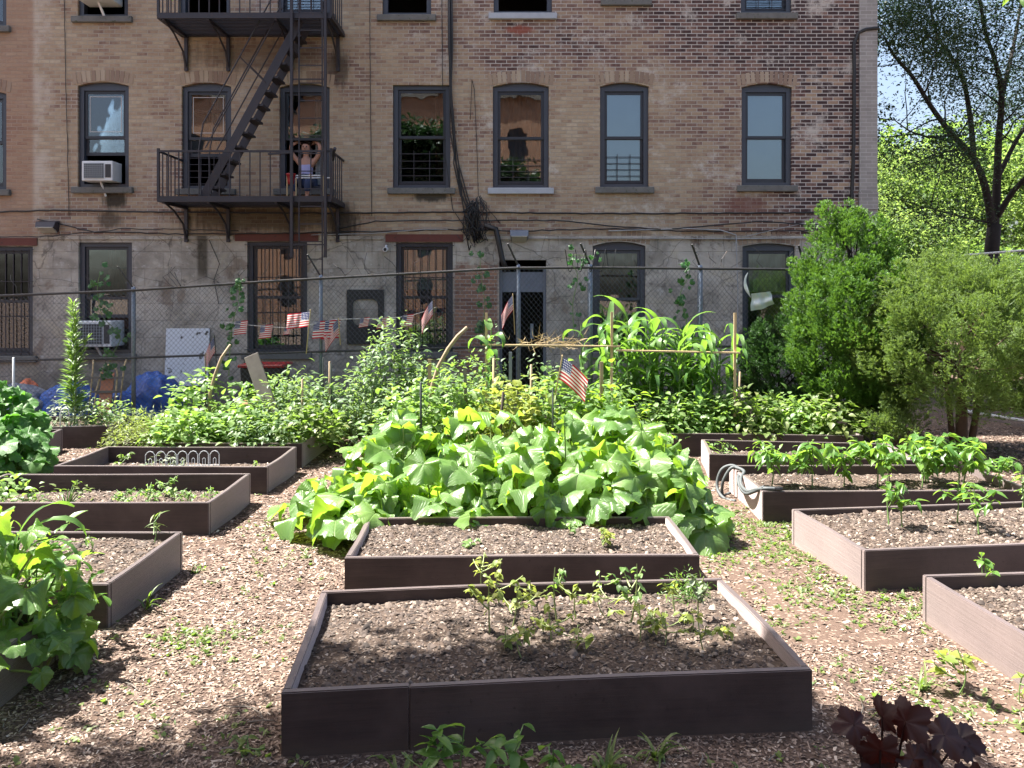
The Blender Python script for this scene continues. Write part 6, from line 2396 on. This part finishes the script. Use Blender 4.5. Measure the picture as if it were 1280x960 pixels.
# the dark locust beyond the fence: limbs follow the photograph's forks at their own depth
LYD = 18.5
t = thing('locust_tree', (wp(1240, 310, LYD).x, LYD, 0), 'dark limbed locust tree with airy crown against the bright sky beyond the corner', 'tree')
O_ = Vector((wp(1240, 310, LYD).x, LYD, 0))
mb = MB()
tips = []
rn = random.Random(77)


def limb(pts, r0, r1, dys):
    P = [wp(px, py, LYD + dy) - O_ for (px, py), dy in zip(pts, dys)]
    S_ = spline([tuple(q) for q in P], 5)
    n = len(S_)
    r0, r1 = r0 * .62, r1 * .75
    mb.tube(S_, [r0 + (r1 - r0) * k / (n - 1) for k in range(n)], 8)
    for k in range(int(n * .35), n, 2):
        tdir = (S_[min(n - 1, k + 1)] - S_[k - 1]).normalized()
        side = Matrix.Rotation(rn.uniform(0, 2 * PI), 3, tdir) @ tdir.orthogonal().normalized()
        rk = r0 + (r1 - r0) * k / (n - 1)
        branching(mb, S_[k], (tdir * .5 + side + Vector((0, 0, .25))), rn.uniform(.55, 1.0), max(.014, rk * .36), 2, rn, tips, .55, .10, .72)
    tips.append((S_[-1], tdir))


mb.tube([wp(1243, 530, LYD) - O_ + Vector((.05, 0, -.1)), wp(1241, 420, LYD) - O_, wp(1240, 310, LYD) - O_, wp(1243, 280, LYD) - O_], [.22, .175, .155, .145], 10)
limb([(1240, 285), (1233, 240), (1218, 200), (1190, 168), (1165, 135), (1140, 95), (1118, 70), (1105, 45)], .155, .03, [0, -.1, -.3, -.6, -.9, -1.2, -1.5, -1.7])
limb([(1217, 195), (1213, 150), (1204, 100), (1188, 70), (1170, 40), (1160, -10)], .11, .03, [-.3, 0, .4, .6, .9, 1.2])
limb([(1243, 285), (1246, 235), (1248, 180), (1252, 120), (1245, 80), (1232, 40), (1222, -20)], .165, .035, [0, .1, 0, -.2, -.3, -.5, -.8])
limb([(1250, 130), (1262, 80), (1272, 30), (1282, -40)], .10, .03, [-.2, .3, .7, 1.1])
limb([(1247, 270), (1266, 240), (1288, 215), (1325, 160), (1345, 90)], .12, .03, [0, -.3, -.7, -1.1, -1.5])
limb([(1246, 225), (1268, 180), (1292, 140), (1330, 60)], .10, .03, [.1, .5, .9, 1.3])
limb([(1236, 278), (1205, 272), (1168, 262), (1150, 258)], .035, .012, [0, -.3, -.5, -.6])
limb([(1190, 168), (1168, 172), (1140, 165), (1118, 150)], .05, .014, [-.6, -1.2, -1.7, -2.1])
mb.build('trunk', M['bark_dark'], t, smooth=True)
r = np.random.default_rng(31)
np_object('crown', [leaves_at(tips, 52, .34, .070, r, T_SMALL, .6)], M['locust'], t, smooth=False)


def broad_tree(x, y, h, cr, label, mat, seed, per=26, size=.22, trunk_h=.28, depth=4, crown_low=.2):
    rn_ = random.Random(seed)
    r_ = np.random.default_rng(seed)
    t = thing('broadleaf_tree', (x, y, 0), label, 'tree', 'bright trees far beyond the fence')
    mb_ = MB()
    tips_ = []
    th = h * trunk_h
    mb_.tube([(0, 0, -.1), (.05, 0, th * .5), (0, .05, th)], [h * .03, h * .024, h * .02], 9)
    for k in range(5):
        a = 2 * PI * k / 5 + rn_.uniform(-.4, .4)
        branching(mb_, (0, .05, th * rn_.uniform(.7, 1)), (math.cos(a) * .9, math.sin(a) * .9, rn_.uniform(.35, 1.3)), h * .25, h * .012, depth, rn_, tips_, .62, .12, .74)
    mb_.build('trunk', M['bark'], t, smooth=True)
    # clumps that fill the crown between the limbs
    n = 90
    u = unit(n, r_)
    rad = r_.uniform(.35, 1, n) ** .5 * (1 + .25 * vnoise(u * 2, seed, 2))
    C = u * rad[:, None] * np.array([cr, cr, h * (1 - crown_low) * .5]) + np.array([0, 0, h * (crown_low + (1 - crown_low) * .5)])
    tips_ += [(Vector(c), Vector((0, 0, 1))) for c in C]
    np_object('crown', [leaves_at(tips_, per, .34, size, r_, T_SMALL, .55, .25)], M[mat], t, smooth=False)
    return t


broad_tree(12.2, 26.5, 7.4, 2.7, 'bright tree right behind the dark locust trunk', 'far_a', 501, per=52, size=.14, crown_low=.12)
broad_tree(16.0, 27.0, 7.6, 2.9, 'bright tree behind the picture edge side of the locust', 'far_a', 502, per=52, size=.14, crown_low=.12)
broad_tree(12.8, 31.0, 8.6, 3.0, 'deeper green tree farthest behind the locust', 'far_b', 503, per=26, size=.24, crown_low=.15)
broad_tree(17.5, 30.0, 9.0, 3.2, 'deeper green tree at the picture edge beyond the shiny fence', 'far_b', 504, per=26, size=.24, crown_low=.1)
broad_tree(10.2, 24.2, 5.2, 1.7, 'small bright tree right beside the corner pier of the building', 'far_a', 505, per=44, size=.13, crown_low=.1)
broad_tree(13.2, 23.0, 3.6, 1.7, 'low bright bushy tree just beyond the shiny rail', 'far_b', 506, per=44, size=.13, crown_low=.05)
broad_tree(16.5, 38.0, 9.5, 3.6, 'farthest bright tree seen through gaps of the crowns', 'far_a', 507, per=22, size=.30, crown_low=.1)
broad_tree(11.0, 36.0, 8.5, 3.2, 'farthest bright tree next to the corner pier', 'far_a', 508, per=22, size=.30, crown_low=.1)

# the shade tree whose overhanging limbs darken the front of the garden
t = thing('shade_tree', (-5.6, .3, 0), 'overhanging tree whose leafy tips hang into the top of the picture', 'tree')
mb = MB()
tips = []
rn = random.Random(15)
r = np.random.default_rng(15)
O_ = Vector((-5.6, .3, 0))
mb.tube([(0, 0, -.1), (.05, .1, 1.8), (.1, .2, 3.6), (.15, .2, 4.6)], [.24, .20, .18, .15], 10)
for (ex, ey, ez) in ((-5.4, 4.3, 6.6), (-4.6, 5.1, 6.5), (-3.9, 5.3, 6.6), (-3.2, 4.9, 6.5), (-3.0, 4.4, 6.3), (-5.0, 3.0, 6.6), (-3.6, 3.6, 6.9), (-2.9, 3.0, 6.6), (-2.3, 3.7, 6.3), (-4.0, 1.8, 7.0), (-2.4, 1.2, 6.8),
                     (-1.0, .2, 6.4), (-3.0, -1.0, 6.8), (.4, -1.6, 6.2), (-1.2, -2.8, 6.4), (-5.5, -2.8, 6.8), (-7.5, 1.5, 6.8), (-6.5, 3.2, 6.8)):  # limbs behind the camera added unseen, to block sky and darken bed fronts
    e = Vector((ex, ey, ez)) - O_
    S_ = spline([(.1, .2, 3.6), (e.x * .45, e.y * .45, 4.9), tuple(e)], 6)
    mb.tube(S_, [.09 - .006 * k for k in range(len(S_))], 7)
    for k in range(4, len(S_)):
        side = unit(1, r)[0]
        side[2] = abs(side[2]) * .3
        branching(mb, S_[k], side, .50, .022, 2, rn, tips, .6, .05, .72)
mb.build('trunk', M['bark'], t, smooth=True)
np_object('crown', [leaves_at(tips, 60, .26, .17, r, T_SMALL, .6)], M['locust'], t, smooth=False)
twigs_ = []
for (px, py, Y, k) in ((203, -6, 5.2, 9), (1281, 6, 4.6, 8)):
    p = wp(px, py, Y)
    for j in range(k):
        twigs_.append((Vector((p.x + rn.uniform(-.07, .07), p.y + rn.uniform(-.1, .1), p.z + rn.uniform(-.005, .16))), Vector((0, 0, -1))))
mb = MB()
for part in (twigs_[:9], twigs_[9:]):
    A_ = np.array([tuple(p - O_) for p, _ in part])
    np_object('low_sprig', [inst(T_LANCE, A_, frames(np.array([0, -.2, -.6]) + unit(len(A_), r) * .6, unit(len(A_), r) + np.array([0, 0, 1.])), r.uniform(.07, .12, len(A_)))], M['pepper'], t)
for (px, py, Y) in ((203, -14, 5.2), (1283, -8, 4.6)):
    p = wp(px, py, Y) - O_
    mb.tube(spline([tuple(p), (p.x * .7 + .05, p.y * .7, p.z + .7), (.1 + p.x * .2, .2 + p.y * .2, 4.6)], 6), [.006] * 12 + [.02], 5)
mb.build('low_branch', M['bark'], t)

# sunlit brick house across the yard, seen only mirrored in the panes
hb = thing('brick_house', (-9, -26, 0), 'orange brick house across the yard mirrored in the window panes', 'building')
b = MB()
HW, HH = 15.0, 15.5
ops = [(x - .55, x + .55, z, z + 1.9, 0) for x in np.arange(-13, 14, 3.2) for z in (1.2, 4.5, 7.8, 11.1)]
wm = wall_mesh(-HW, HW, 0, HH, ops, depth=-.25)
wm.build('wall', M['orange_brick'], hb)
for q in range(4):
    b.add([(-HW, -.26, 1.1 + 3.3 * q), (HW, -.26, 1.1 + 3.3 * q), (HW, -.26, 3.2 + 3.3 * q), (-HW, -.26, 3.2 + 3.3 * q)], [(0, 1, 2, 3)])
b.build('windows', M['sash'], hb)
b = MB()
b.box2((-HW, -8, HH), (HW, .3, HH + .5))
b.build('roof', M['grey_wood'], hb)
